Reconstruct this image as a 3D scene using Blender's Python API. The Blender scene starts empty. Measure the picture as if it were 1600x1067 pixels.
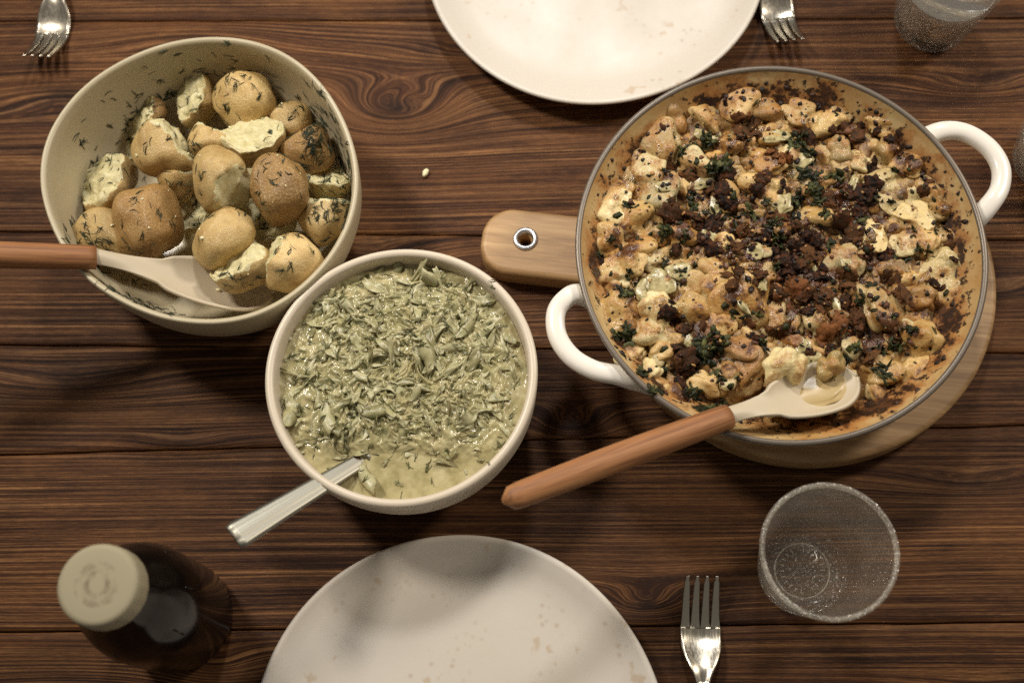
import bpy, bmesh, math, random
import numpy as np
from mathutils import Vector, Matrix, Quaternion, noise as mn

scene = bpy.context.scene
COL = scene.collection
R = math.radians

# ------------------------------------------------------------------ camera
cam_data = bpy.data.cameras.new('camera')
cam = bpy.data.objects.new('camera', cam_data)
COL.objects.link(cam)
cam.matrix_world = Matrix((
    (0.9996995, 0.0077712, 0.0232476, 0.0196156),
    (0.0, 0.9484132, -0.3170368, -0.2675054),
    (-0.0245121, 0.3169415, 0.9481283, 0.8000),
    (0, 0, 0, 1)))
cam_data.sensor_width = 36.0
cam_data.lens = 43.515
cam_data.clip_start = 0.01
cam_data.clip_end = 50
cam_data.dof.use_dof = True
cam_data.dof.focus_distance = 0.785
cam_data.dof.aperture_fstop = 4.8
scene.camera = cam

# ------------------------------------------------------------------ light
world = bpy.data.worlds.new('World')
scene.world = world
world.use_nodes = True
bgn = world.node_tree.nodes['Background']
bgn.inputs[0].default_value = (1.0, 0.92, 0.82, 1)
bgn.inputs[1].default_value = 0.165


def lamp(name, loc, target, size, power, color, spread=180):
    d = bpy.data.lights.new(name, 'AREA')
    d.shape = 'DISK'
    d.size = size
    d.energy = power
    d.color = color
    d.spread = R(spread)
    o = bpy.data.objects.new(name, d)
    COL.objects.link(o)
    o.location = loc
    o.rotation_euler = (Vector(target) - Vector(loc)).to_track_quat('-Z', 'Y').to_euler()
    return o


lamp('pendant_lamp_light', (0.10, 1.12, 1.35), (0.03, -0.02, 0), 0.18, 3.0, (1.0, 0.985, 0.97), 85)
lamp('side_lamp_light', (1.05, 0.55, 0.95), (0.05, 0.08, 0), 0.25, 2.3, (1.0, 0.90, 0.78), 80)
lamp('far_lamp_light', (-0.75, 0.55, 1.25), (0.05, 0.02, 0), 0.25, 3.0, (1.0, 0.92, 0.82), 70)

vs = scene.view_settings
vs.view_transform = 'Standard'
vs.look = 'None'
vs.gamma = 1.0
vs.exposure = -0.18
vs.use_curve_mapping = False
cy = scene.cycles
cy.use_denoising = False
cy.caustics_reflective = False
cy.caustics_refractive = True
cy.sample_clamp_indirect = 2.5
cy.sample_clamp_direct = 12.0
cy.max_bounces = 10
cy.transmission_bounces = 10
cy.blur_glossy = 0.5
scene.render.engine = 'CYCLES'


# ------------------------------------------------------------------ helpers
def lin(r, g, b):
    f = lambda c: (c / 255 / 12.92) if c / 255 <= 0.04045 else ((c / 255 + 0.055) / 1.055) ** 2.4
    return (f(r), f(g), f(b), 1.0)


def link(o, parent=None):
    COL.objects.link(o)
    if parent is not None:
        o.parent = parent
    return o


def make_mesh(name, verts, faces, mat=None, smooth=True):
    me = bpy.data.meshes.new(name)
    me.from_pydata([tuple(v) for v in verts], [], [tuple(f) for f in faces])
    if smooth:
        me.polygons.foreach_set('use_smooth', [True] * len(me.polygons))
    if mat is not None:
        me.materials.append(mat)
    me.update()
    return me


def add(name, me, parent=None, label=None, cat=None, group=None, kind=None):
    o = bpy.data.objects.new(name, me)
    link(o, parent)
    if label: o['label'] = label
    if cat: o['category'] = cat
    if group: o['group'] = group
    if kind: o['kind'] = kind
    return o


def thing(name, label, cat, loc=(0, 0, 0), rotz=0, group=None):
    o = add(name, None, None, label, cat, group)
    o.location = loc
    o.rotation_euler = (0, 0, rotz)
    o.empty_display_size = 0.02
    return o


def revolve(profile, n=96, rad=None, closed_ends=True):
    """profile: list of (r, z); rad(theta, r, z) -> radius."""
    verts, faces, idx = [], [], []
    for (r, z) in profile:
        if r < 1e-7:
            idx.append([len(verts)])
            verts.append((0, 0, z))
        else:
            row = []
            for k in range(n):
                t = 2 * math.pi * k / n
                rr = rad(t, r, z) if rad else r
                row.append(len(verts))
                verts.append((rr * math.cos(t), rr * math.sin(t), z))
            idx.append(row)
    for a, b in zip(idx[:-1], idx[1:]):
        if len(a) == 1 and len(b) == 1:
            continue
        for k in range(n):
            k2 = (k + 1) % n
            if len(a) == 1:
                faces.append((a[0], b[k2], b[k]))
            elif len(b) == 1:
                faces.append((a[k], a[k2], b[0]))
            else:
                faces.append((a[k], a[k2], b[k2], b[k]))
    return verts, faces


def catmull(pts, n):
    P = [np.array(p, float) for p in pts]
    P = [2 * P[0] - P[1]] + P + [2 * P[-1] - P[-2]]
    out = []
    for i in range(1, len(P) - 2):
        for k in range(n):
            t = k / n
            a, b, c, d = P[i - 1:i + 3]
            out.append(0.5 * ((2 * b) + (c - a) * t + (2 * a - 5 * b + 4 * c - d) * t * t + (3 * b - a - 3 * c + d) * t ** 3))
    out.append(P[-2])
    return out


def sweep(path, ra, rb, m=16, up=(0, 0, 1), power=2.0):
    """elliptical section swept on a path; ra across (side), rb along up; lists or scalars."""
    n = len(path)
    P = [np.array(p, float) for p in path]
    ra = ra if hasattr(ra, '__len__') else [ra] * n
    rb = rb if hasattr(rb, '__len__') else [rb] * n
    verts, faces = [], []
    for i in range(n):
        t = P[min(i + 1, n - 1)] - P[max(i - 1, 0)]
        t /= np.linalg.norm(t)
        s = np.cross(t, np.array(up, float)); s /= np.linalg.norm(s)
        u = np.cross(s, t)
        for k in range(m):
            a = 2 * math.pi * k / m
            ca, sa = math.cos(a), math.sin(a)
            ca = math.copysign(abs(ca) ** (2 / power), ca)
            sa = math.copysign(abs(sa) ** (2 / power), sa)
            verts.append(P[i] + s * ra[i] * ca + u * rb[i] * sa)
    for i in range(n - 1):
        for k in range(m):
            k2 = (k + 1) % m
            faces.append((i * m + k, i * m + k2, (i + 1) * m + k2, (i + 1) * m + k))
    faces.append(tuple(range(m))[::-1])
    faces.append(tuple((n - 1) * m + k for k in range(m)))
    return verts, faces


def slab(grid_top, thick):
    """grid of points (list of rows) thickened downward along -z-ish normals into a closed shell."""
    G = np.array(grid_top, float)
    nr, nc = G.shape[:2]
    du = np.gradient(G, axis=0); dv = np.gradient(G, axis=1)
    nrm = np.cross(du, dv)
    nrm /= (np.linalg.norm(nrm, axis=2, keepdims=True) + 1e-12)
    th = thick if np.isscalar(thick) else np.array(thick)[..., None]
    B = G - nrm * th
    verts = list(G.reshape(-1, 3)) + list(B.reshape(-1, 3))
    o = nr * nc
    faces = []
    for i in range(nr - 1):
        for j in range(nc - 1):
            a, b, c, d = i * nc + j, i * nc + j + 1, (i + 1) * nc + j + 1, (i + 1) * nc + j
            faces.append((d, c, b, a))
            faces.append((o + a, o + b, o + c, o + d))
    loop = [(0, j) for j in range(nc)] + [(i, nc - 1) for i in range(1, nr)] + [(nr - 1, j) for j in range(nc - 2, -1, -1)] + [(i, 0) for i in range(nr - 2, 0, -1)]
    L = [i * nc + j for i, j in loop]
    for a, b in zip(L, L[1:] + L[:1]):
        faces.append((a, b, o + b, o + a))
    return verts, faces


def join(parts):
    V, F = [], []
    for v, f in parts:
        o = len(V)
        V += list(v)
        F += [tuple(i + o for i in q) for q in f]
    return V, F


_ico = {}
def ico(sub):
    if sub not in _ico:
        bm = bmesh.new()
        bmesh.ops.create_icosphere(bm, subdivisions=sub, radius=1.0)
        _ico[sub] = (np.array([v.co[:] for v in bm.verts]), [tuple(v.index for v in f.verts) for f in bm.faces])
        bm.free()
    return _ico[sub]


def nz(P, scale, seed=0.0):
    return np.array([mn.noise((x * scale + seed, y * scale - seed * 1.7, z * scale + seed * .31)) for x, y, z in P])


def sstep(a, b, x):
    t = np.clip((x - a) / (b - a), 0, 1)
    return t * t * (3 - 2 * t)


# ------------------------------------------------------------------ materials
class NT:
    def __init__(s, name):
        s.m = bpy.data.materials.new(name)
        s.m.use_nodes = True
        s.t = s.m.node_tree
        s.n = s.t.nodes
        s.b = s.n['Principled BSDF']
    def node(s, typ, **kw):
        x = s.n.new(typ)
        for k, v in kw.items():
            setattr(x, k, v)
        return x
    def put(s, sock, val):
        if isinstance(val, bpy.types.NodeSocket):
            s.t.links.new(val, sock)
        elif val is not None:
            sock.default_value = val
    def set(s, **kw):
        for k, v in kw.items():
            s.put(s.b.inputs[k.replace('_', ' ')], v)
        return s
    def coord(s, which='Object'):
        return s.node('ShaderNodeTexCoord').outputs[which]
    def pos(s):
        return s.node('ShaderNodeNewGeometry').outputs['Position']
    def mapv(s, vec, scale=(1, 1, 1), loc=(0, 0, 0), rot=(0, 0, 0)):
        x = s.node('ShaderNodeMapping')
        s.put(x.inputs['Vector'], vec)
        x.inputs['Scale'].default_value = scale
        x.inputs['Location'].default_value = loc
        x.inputs['Rotation'].default_value = rot
        return x.outputs[0]
    def noise(s, vec, scale=5, detail=3, rough=.55, dist=0, out='Fac'):
        x = s.node('ShaderNodeTexNoise')
        s.put(x.inputs['Vector'], vec)
        x.inputs['Scale'].default_value = scale
        x.inputs['Detail'].default_value = detail
        x.inputs['Roughness'].default_value = rough
        x.inputs['Distortion'].default_value = dist
        return x.outputs[out]
    def voro(s, vec, scale=5, feature='F1', out='Distance', rnd=1.0):
        x = s.node('ShaderNodeTexVoronoi', feature=feature)
        s.put(x.inputs['Vector'], vec)
        x.inputs['Scale'].default_value = scale
        x.inputs['Randomness'].default_value = rnd
        return x.outputs[out]
    def ramp(s, fac, stops, interp='LINEAR'):
        x = s.node('ShaderNodeValToRGB')
        x.color_ramp.interpolation = interp
        e = x.color_ramp.elements
        while len(e) < len(stops):
            e.new(0.5)
        for i, (p, c) in enumerate(stops):
            e[i].position = p
            e[i].color = c if hasattr(c, '__len__') else (c, c, c, 1)
        s.put(x.inputs[0], fac)
        return x.outputs[0]
    def mix(s, fac, a, b, mode='MIX'):
        x = s.node('ShaderNodeMix', data_type='RGBA', blend_type=mode)
        s.put(x.inputs[0], fac)
        s.put(x.inputs[6], a)
        s.put(x.inputs[7], b)
        return x.outputs[2]
    def math(s, op, a, b=None, clamp=False):
        x = s.node('ShaderNodeMath', operation=op, use_clamp=clamp)
        s.put(x.inputs[0], a)
        if b is not None:
            s.put(x.inputs[1], b)
        return x.outputs[0]
    def attr(s, name, out='Fac'):
        x = s.node('ShaderNodeAttribute', attribute_name=name)
        return x.outputs[out]
    def objcol(s):
        return s.node('ShaderNodeObjectInfo').outputs['Color']
    def objrand(s):
        return s.node('ShaderNodeObjectInfo').outputs['Random']
    def bump(s, h, strength=.3, dist=.001, prev=None):
        x = s.node('ShaderNodeBump')
        x.inputs['Strength'].default_value = strength
        x.inputs['Distance'].default_value = dist
        s.put(x.inputs['Height'], h)
        if prev is not None:
            s.put(x.inputs['Normal'], prev)
        return x.outputs[0]


def fattr(me, name, vals):
    a = me.attributes.new(name, 'FLOAT', 'POINT')
    a.data.foreach_set('value', np.asarray(vals, dtype=np.float32))


def cattr(me, name, vals):
    a = me.attributes.new(name, 'FLOAT_COLOR', 'POINT')
    v = np.ones((len(vals), 4), dtype=np.float32)
    v[:, :3] = vals
    a.data.foreach_set('color', v.ravel())


def mat_plank():
    s = NT('brushed_stained_pine')
    uv = s.coord('UV')
    band = s.noise(s.mapv(uv, (1.6, 60, 1)), 1, 2, .5)
    line = s.noise(s.mapv(uv, (3.2, 520, 1)), 1, 3, .6, .06)
    fine = s.noise(s.mapv(uv, (9, 1500, 1)), 1, 3, .65, .03)
    fib = s.noise(s.mapv(uv, (120, 2600, 1)), 1, 3, .7)
    blot = s.noise(s.mapv(uv, (7, 16, 1)), 1, 4, .6)
    smear = s.noise(s.mapv(uv, (16, 120, 1)), 1, 4, .65)
    mixl = s.math('ADD', s.math('MULTIPLY', line, .62), s.math('MULTIPLY', fine, .38))
    c = s.ramp(mixl, [(.38, lin(23, 13, 8)), (.455, lin(66, 39, 23)), (.522, lin(117, 79, 47)), (.605, lin(172, 128, 82))])
    c = s.mix(s.ramp(band, [(.40, 0), (.64, .45)]), c, lin(70, 39, 22))
    c = s.mix(s.ramp(smear, [(.46, 0), (.74, .7)]), c, lin(36, 20, 13))
    c = s.mix(s.ramp(blot, [(.50, 0), (.75, .55)]), c, lin(142, 98, 58))
    c = s.mix(s.ramp(blot, [(.28, .6), (.42, 0)]), c, lin(50, 27, 16))
    c = s.mix(s.attr('knot'), c, lin(24, 13, 8))
    c = s.mix(s.ramp(fib, [(.34, .6), (.56, 0)]), c, lin(44, 26, 15))
    c = s.mix(s.ramp(fib, [(.55, 0), (.75, .35)]), c, lin(172, 128, 82))
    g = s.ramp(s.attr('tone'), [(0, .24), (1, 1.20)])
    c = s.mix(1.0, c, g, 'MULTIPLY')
    c = s.mix(1.0, c, (1.0, .91, .82, 1), 'MULTIPLY')
    h = s.math('ADD', s.math('MULTIPLY', mixl, -1.0), s.math('MULTIPLY', fib, .3))
    nb = s.bump(h, .4, .0012)
    rr = s.ramp(line, [(.3, .66), (.7, .5)])
    s.set(Base_Color=c, Roughness=rr, Normal=nb)
    s.b.inputs['Specular IOR Level'].default_value = .14
    return s.m


def mat_ceramic(name, base, spk, speck=.5, rough=.35, bumps=.1):
    s = NT(name)
    p = s.coord('Object')
    m = s.noise(p, 14, 4, .6)
    c = s.mix(s.ramp(m, [(.35, 0), (.7, .5)]), base, spk)
    if speck:
        c = s.mix(s.ramp(s.noise(p, 75, 3, .5), [(.66, 0), (.73, speck * 1.6)]), c, lin(176, 148, 112))
    sp = s.voro(p, 160, 'F1')
    big = s.noise(p, 30, 2, .5)
    spm = s.math('MULTIPLY', s.ramp(sp, [(.12, 1), (.34, 0)]), s.ramp(big, [(.56, 0), (.68, speck)]))
    c = s.mix(spm, c, lin(150, 118, 84))
    fine = s.noise(p, 900, 2, .7)
    c = s.mix(s.ramp(fine, [(.62, 0), (.8, .22)]), c, lin(150, 125, 95))
    s.set(Base_Color=c, Roughness=s.ramp(m, [(.3, rough - .06), (.7, rough + .08)]), Normal=s.bump(s.noise(p, 120, 3, .6), bumps, .0006))
    return s.m


def mat_enamel():
    s = NT('white_enamel')
    p = s.coord('Object')
    c = s.mix(s.ramp(s.noise(p, 60, 4, .7), [(.62, 0), (.75, .5)]), lin(232, 226, 214), lin(196, 176, 140))
    chip = s.voro(p, 90, 'F1')
    c = s.mix(s.math('MULTIPLY', s.ramp(chip, [(.05, 1), (.09, 0)]), s.ramp(s.noise(p, 25, 1), [(.6, 0), (.64, 1)])), c, lin(90, 60, 35))
    s.set(Base_Color=c, Roughness=.22)
    return s.m


def mat_pot_inside():
    s = NT('baked_cream_enamel')
    p = s.coord('Object')
    st = s.attr('stain')
    n1 = s.noise(p, 46, 6, .68)
    n2 = s.noise(p, 160, 4, .65)
    n3 = s.noise(s.mapv(p, (1, 1, .5)), 24, 4, .6)
    c = s.mix(s.ramp(n3, [(.35, 0), (.68, 1)]), lin(194, 170, 120), lin(176, 134, 80))
    t = s.math('ADD', n1, s.math('MULTIPLY', st, .26))
    c = s.mix(s.ramp(t, [(.53, 0), (.66, .8)]), c, lin(158, 104, 52))
    c = s.mix(s.ramp(t, [(.68, 0), (.76, .95)]), c, lin(72, 42, 22))
    t2 = s.math('ADD', n2, s.math('MULTIPLY', st, .16))
    c = s.mix(s.ramp(t2, [(.61, 0), (.68, .95)]), c, lin(44, 27, 16))
    s.set(Base_Color=c, Roughness=.38, Normal=s.bump(s.math('ADD', n1, n2), .3, .001))
    return s.m


def mat_simple(name, col, rough=.5, metal=0, **kw):
    s = NT(name)
    s.set(Base_Color=col, Roughness=rough, Metallic=metal)
    return s


def mat_steel(name='brushed_steel', col=(200, 192, 175), rough=.26, axes=(900, 20, 900)):
    s = NT(name)
    p = s.coord('Object')
    n = s.noise(s.mapv(p, axes), 1, 3, .6)
    s.set(Base_Color=lin(*col), Metallic=1.0, Roughness=s.ramp(n, [(.3, rough - .06), (.7, rough + .1)]), Normal=s.bump(n, .05, .0003))
    return s.m


def mat_wood(name, c0, c1, c2, axis_scale=(8, 160, 160), rough=.5):
    s = NT(name)
    p = s.coord('Object')
    a = s.noise(s.mapv(p, axis_scale), 1, 4, .6, .4)
    b = s.noise(s.mapv(p, tuple(x * .22 for x in axis_scale)), 1, 3, .5, .6)
    f = s.noise(s.mapv(p, tuple(x * 5 for x in axis_scale)), 1, 2, .6)
    c = s.ramp(a, [(.3, c0), (.52, c1), (.72, c2)])
    c = s.mix(s.ramp(b, [(.4, 0), (.7, .5)]), c, c0)
    c = s.mix(s.ramp(f, [(.3, .35), (.55, 0)]), c, c0)
    s.set(Base_Color=c, Roughness=rough, Normal=s.bump(s.math('ADD', a, s.math('MULTIPLY', f, .4)), .18, .0006))
    return s.m


def mat_potato():
    s = NT('boiled_potato')
    p = s.coord('Object')
    base = s.objcol()
    n = s.noise(p, 1.6, 5, .62)
    c = s.mix(s.ramp(n, [(.38, 0), (.66, .7)]), base, s.mix(1.0, base, lin(214, 196, 170), 'MULTIPLY'))
    fr = s.voro(p, 9, 'F1')
    c = s.mix(s.math('MULTIPLY', s.ramp(fr, [(.08, 1), (.2, 0)]), s.ramp(s.noise(p, 4, 1), [(.45, 0), (.6, .6)])), c, lin(84, 52, 28))
    scal = s.noise(p, 14, 5, .7)
    c = s.mix(s.ramp(scal, [(.50, 0), (.68, .6)]), c, lin(214, 180, 122))
    c = s.mix(s.ramp(s.noise(p, 3.4, 6, .72), [(.54, 0), (.72, .4)]), c, lin(140, 98, 54))
    c = s.mix(s.ramp(s.noise(p, 30, 3, .6), [(.64, 0), (.74, .3)]), c, lin(122, 84, 46))
    fl = s.noise(p, 5, 6, .65)
    fm = s.ramp(s.math('ADD', s.attr('flesh'), s.math('MULTIPLY', s.math('SUBTRACT', fl, .5), .9)), [(.44, 0), (.52, 1)])
    fc = s.ramp(fl, [(.3, lin(186, 174, 120)), (.5, lin(212, 201, 152)), (.75, lin(228, 220, 182))])
    c = s.mix(fm, c, fc)
    h = s.math('ADD', s.math('MULTIPLY', scal, .5), s.math('MULTIPLY', s.math('MULTIPLY', s.noise(p, 22, 4, .7), fm), 1.3))
    s.set(Base_Color=c, Roughness=s.ramp(fm, [(0, .36), (1, .55)]), Normal=s.bump(h, .3, .05))
    s.b.inputs['Subsurface Weight'].default_value = .12
    s.b.inputs['Subsurface Radius'].default_value = (1, .6, .3)
    s.b.inputs['Subsurface Scale'].default_value = .003
    return s.m


def mat_floret():
    s = NT('baked_cauliflower')
    p = s.coord('Object')
    w = s.pos()
    base = s.objcol()
    curd = s.noise(p, 3.2, 4, .6)
    c = s.mix(s.ramp(curd, [(.35, .0), (.7, .35)]), base, lin(214, 188, 130))
    sheen = s.noise(w, 70, 5, .65)
    br = s.math('ADD', s.noise(w, 48, 6, .68), s.math('MULTIPLY', s.attr('top'), .16))
    c = s.mix(s.ramp(br, [(.55, 0), (.66, .8)]), c, lin(166, 116, 56))
    c = s.mix(s.ramp(br, [(.66, 0), (.74, .94)]), c, lin(76, 42, 22))
    sp = s.noise(w, 320, 3, .6)
    c = s.mix(s.ramp(sp, [(.68, 0), (.73, .6)]), c, lin(92, 50, 26))
    cream = s.ramp(sheen, [(.25, .7), (.42, 0)])
    c = s.mix(cream, c, lin(206, 190, 140))
    h = s.math('ADD', s.noise(p, 9, 4, .65), s.math('MULTIPLY', s.voro(p, 9, 'SMOOTH_F1'), -.5))
    s.set(Base_Color=c, Roughness=s.ramp(sheen, [(.35, .16), (.6, .42)]), Normal=s.bump(h, .2, .06))
    s.b.inputs['Subsurface Weight'].default_value = .05
    s.b.inputs['Subsurface Radius'].default_value = (1, .6, .3)
    s.b.inputs['Subsurface Scale'].default_value = .002
    return s.m


def mat_crumb():
    s = NT('toasted_crumb')
    w = s.pos()
    base = s.objcol()
    n = s.noise(w, 380, 4, .68)
    m = s.noise(w, 90, 3, .6)
    c = s.mix(s.ramp(n, [(.45, 0), (.75, .75)]), base, s.mix(.5, base, lin(150, 82, 38)))
    c = s.mix(s.ramp(n, [(.28, .8), (.45, 0)]), c, lin(18, 10, 7))
    c = s.mix(s.ramp(m, [(.6, 0), (.72, .5)]), c, lin(120, 66, 32))
    s.set(Base_Color=c, Roughness=.7, Normal=s.bump(n, .7, .0016))
    s.b.inputs['Specular IOR Level'].default_value = .2
    return s.m


def mat_gratin_base():
    s = NT('gratin_sauce')
    p = s.pos()
    z = s.attr('zone')
    n1 = s.noise(p, 60, 6, .66)
    n2 = s.noise(p, 170, 5, .68)
    n3 = s.noise(p, 34, 3, .55)
    c = s.ramp(n1, [(.30, lin(198, 178, 128)), (.46, lin(168, 134, 80)), (.58, lin(112, 76, 42)), (.70, lin(54, 34, 20))])
    d = s.math('ADD', n2, s.math('MULTIPLY', z, .30))
    c = s.mix(s.ramp(d, [(.54, 0), (.70, .95)]), c, lin(74, 38, 20))
    c = s.mix(s.ramp(d, [(.74, 0), (.86, .95)]), c, lin(26, 15, 10))
    gr = s.noise(p, 90, 4, .6)
    c = s.mix(s.ramp(gr, [(.56, 0), (.68, .75)]), c, lin(66, 62, 34))
    c = s.mix(s.attr('pool'), c, s.ramp(n1, [(.3, lin(176, 138, 78)), (.7, lin(142, 96, 48))]))
    rgh = s.ramp(n3, [(.4, .16), (.6, .45)])
    s.set(Base_Color=c, Roughness=rgh, Normal=s.bump(s.math('ADD', n1, n2), .55, .002))
    return s.m


def mat_leaf(name, dark, mid, pale, rough=.45, scale=1.0):
    s = NT(name)
    w = s.pos()
    n = s.noise(w, 130 * scale, 4, .6)
    r = s.objrand()
    c = s.ramp(s.math('ADD', s.math('MULTIPLY', n, .75), s.math('MULTIPLY', r, .3)), [(.3, dark), (.52, mid), (.78, pale)])
    s.set(Base_Color=c, Roughness=rough, Normal=s.bump(s.noise(w, 600 * scale, 3, .6), .3, .0008))
    return s


def mat_glass(name, rough=.03, col=(1, 1, 1, 1), bumps=0.0, bscale=500, bdist=.0006, mist=0.0):
    s = NT(name)
    s.set(Base_Color=col, Roughness=rough, IOR=1.48)
    s.b.inputs['Transmission Weight'].default_value = 1.0
    if bumps:
        p = s.coord('Object')
        v = s.voro(p, bscale, 'SMOOTH_F1')
        hh = s.ramp(v, [(.1, 1), (.5, 0)])
        s.set(Normal=s.bump(hh, bumps, bdist))
        if mist:
            df = s.node('ShaderNodeBsdfDiffuse')
            df.inputs['Color'].default_value = (.82, .80, .74, 1)
            mx = s.node('ShaderNodeMixShader')
            dots = s.ramp(s.voro(p, bscale * 1.3, 'F1'), [(.12, mist * 1.6), (.4, mist * .5)])
            s.put(mx.inputs[0], s.math('MULTIPLY', dots, s.ramp(s.noise(p, 60, 3, .6), [(.3, .4), (.7, 1.2)])))
            s.t.links.new(s.b.outputs[0], mx.inputs[1])
            s.t.links.new(df.outputs[0], mx.inputs[2])
            s.t.links.new(mx.outputs[0], s.n['Material Output'].inputs['Surface'])
    return s.m


def mat_thin_glass(name, mist=.1, bscale=460):
    """wall of a bubbled tumbler: clear wall, fresnel gloss on the bubbles and a light mist"""
    s = NT(name)
    p = s.coord('Object')
    v = s.voro(p, bscale, 'SMOOTH_F1')
    nb = s.bump(s.ramp(v, [(.1, 1), (.5, 0)]), .9, .0012)
    tr = s.node('ShaderNodeBsdfTransparent')
    tr.inputs[0].default_value = (.98, .98, .96, 1)
    gl = s.node('ShaderNodeBsdfGlossy')
    gl.inputs['Roughness'].default_value = .24
    s.put(gl.inputs['Normal'], nb)
    df = s.node('ShaderNodeBsdfDiffuse')
    df.inputs['Color'].default_value = (.95, .87, .73, 1)
    tl = s.node('ShaderNodeBsdfTranslucent')
    tl.inputs['Color'].default_value = (.95, .87, .73, 1)
    sc = s.node('ShaderNodeMixShader')
    sc.inputs[0].default_value = .5
    s.t.links.new(df.outputs[0], sc.inputs[1]); s.t.links.new(tl.outputs[0], sc.inputs[2])
    df = sc
    fr = s.node('ShaderNodeFresnel')
    fr.inputs['IOR'].default_value = 1.35
    m1 = s.node('ShaderNodeMixShader')
    s.put(m1.inputs[0], s.math('ADD', s.math('MULTIPLY', fr.outputs[0], .22), .04, True))
    s.t.links.new(tr.outputs[0], m1.inputs[1]); s.t.links.new(gl.outputs[0], m1.inputs[2])
    m2 = s.node('ShaderNodeMixShader')
    dots = s.ramp(s.voro(p, bscale, 'F1'), [(.12, mist * 4.0), (.34, mist * 1.1)])
    s.put(m2.inputs[0], s.math('MULTIPLY', dots, s.ramp(s.noise(p, 50, 3, .6), [(.3, .5), (.7, 1.3)])))
    s.t.links.new(m1.outputs[0], m2.inputs[1]); s.t.links.new(df.outputs[0], m2.inputs[2])
    s.t.links.new(m2.outputs[0], s.n['Material Output'].inputs['Surface'])
    return s.m


M = {}
M['plank'] = mat_plank()
M['bowl_cream'] = mat_ceramic('cream_stoneware', lin(182, 170, 140), lin(168, 154, 122), .0, .42)
M['bowl_white'] = mat_ceramic('pinkish_white_stoneware', lin(208, 195, 174), lin(196, 181, 156), .0, .36)
M['plate'] = mat_ceramic('speckled_stoneware', lin(205, 197, 184), lin(194, 183, 166), .30, .44, .14)
M['enamel'] = mat_enamel()
M['pot_in'] = mat_pot_inside()
M['iron'] = mat_simple('bare_iron_rim', lin(112, 102, 90), .4, .35).m
M['steel'] = mat_steel()
M['matte_steel'] = mat_steel('matte_steel', (158, 154, 140), .44, (12, 900, 900))
M['board'] = mat_wood('acacia_board', lin(132, 100, 64), lin(176, 140, 94), lin(202, 168, 120), (9, 120, 120))
M['spoon_wood'] = mat_wood('beech_handle', lin(112, 70, 40), lin(162, 110, 66), lin(190, 138, 90), (10, 300, 300), .6)
M['silicone'] = mat_simple('cream_silicone', lin(192, 178, 152), .5).m
M['potato'] = mat_potato()
M['floret'] = mat_floret()
M['crumb'] = mat_crumb()
M['gratin'] = mat_gratin_base()
_p = mat_leaf('cooked_parsley', lin(17, 19, 9), lin(42, 45, 20), lin(88, 89, 46), .5)
_p.b.inputs['Specular IOR Level'].default_value = .25
M['parsley'] = _p.m
M['dill'] = mat_leaf('chopped_dill', lin(20, 28, 14), lin(38, 50, 24), lin(66, 80, 40), .5, .6).m
_c = mat_leaf('stewed_cabbage', lin(126, 121, 82), lin(160, 154, 112), lin(188, 183, 146), .34, 1.0)
_c.b.inputs['Subsurface Weight'].default_value = .1
_c.b.inputs['Subsurface Scale'].default_value = .002
M['cabbage'] = _c.m
M['glass'] = mat_thin_glass('bubbled_tumbler_glass', .055, 520)
M['glass_clear'] = mat_thin_glass('embossed_glass', .16, 300)
_b = mat_simple('dark_bottle_glass', lin(17, 12, 9), .16)
_b.b.inputs['Specular IOR Level'].default_value = .32
M['bottle'] = _b.m

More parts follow.
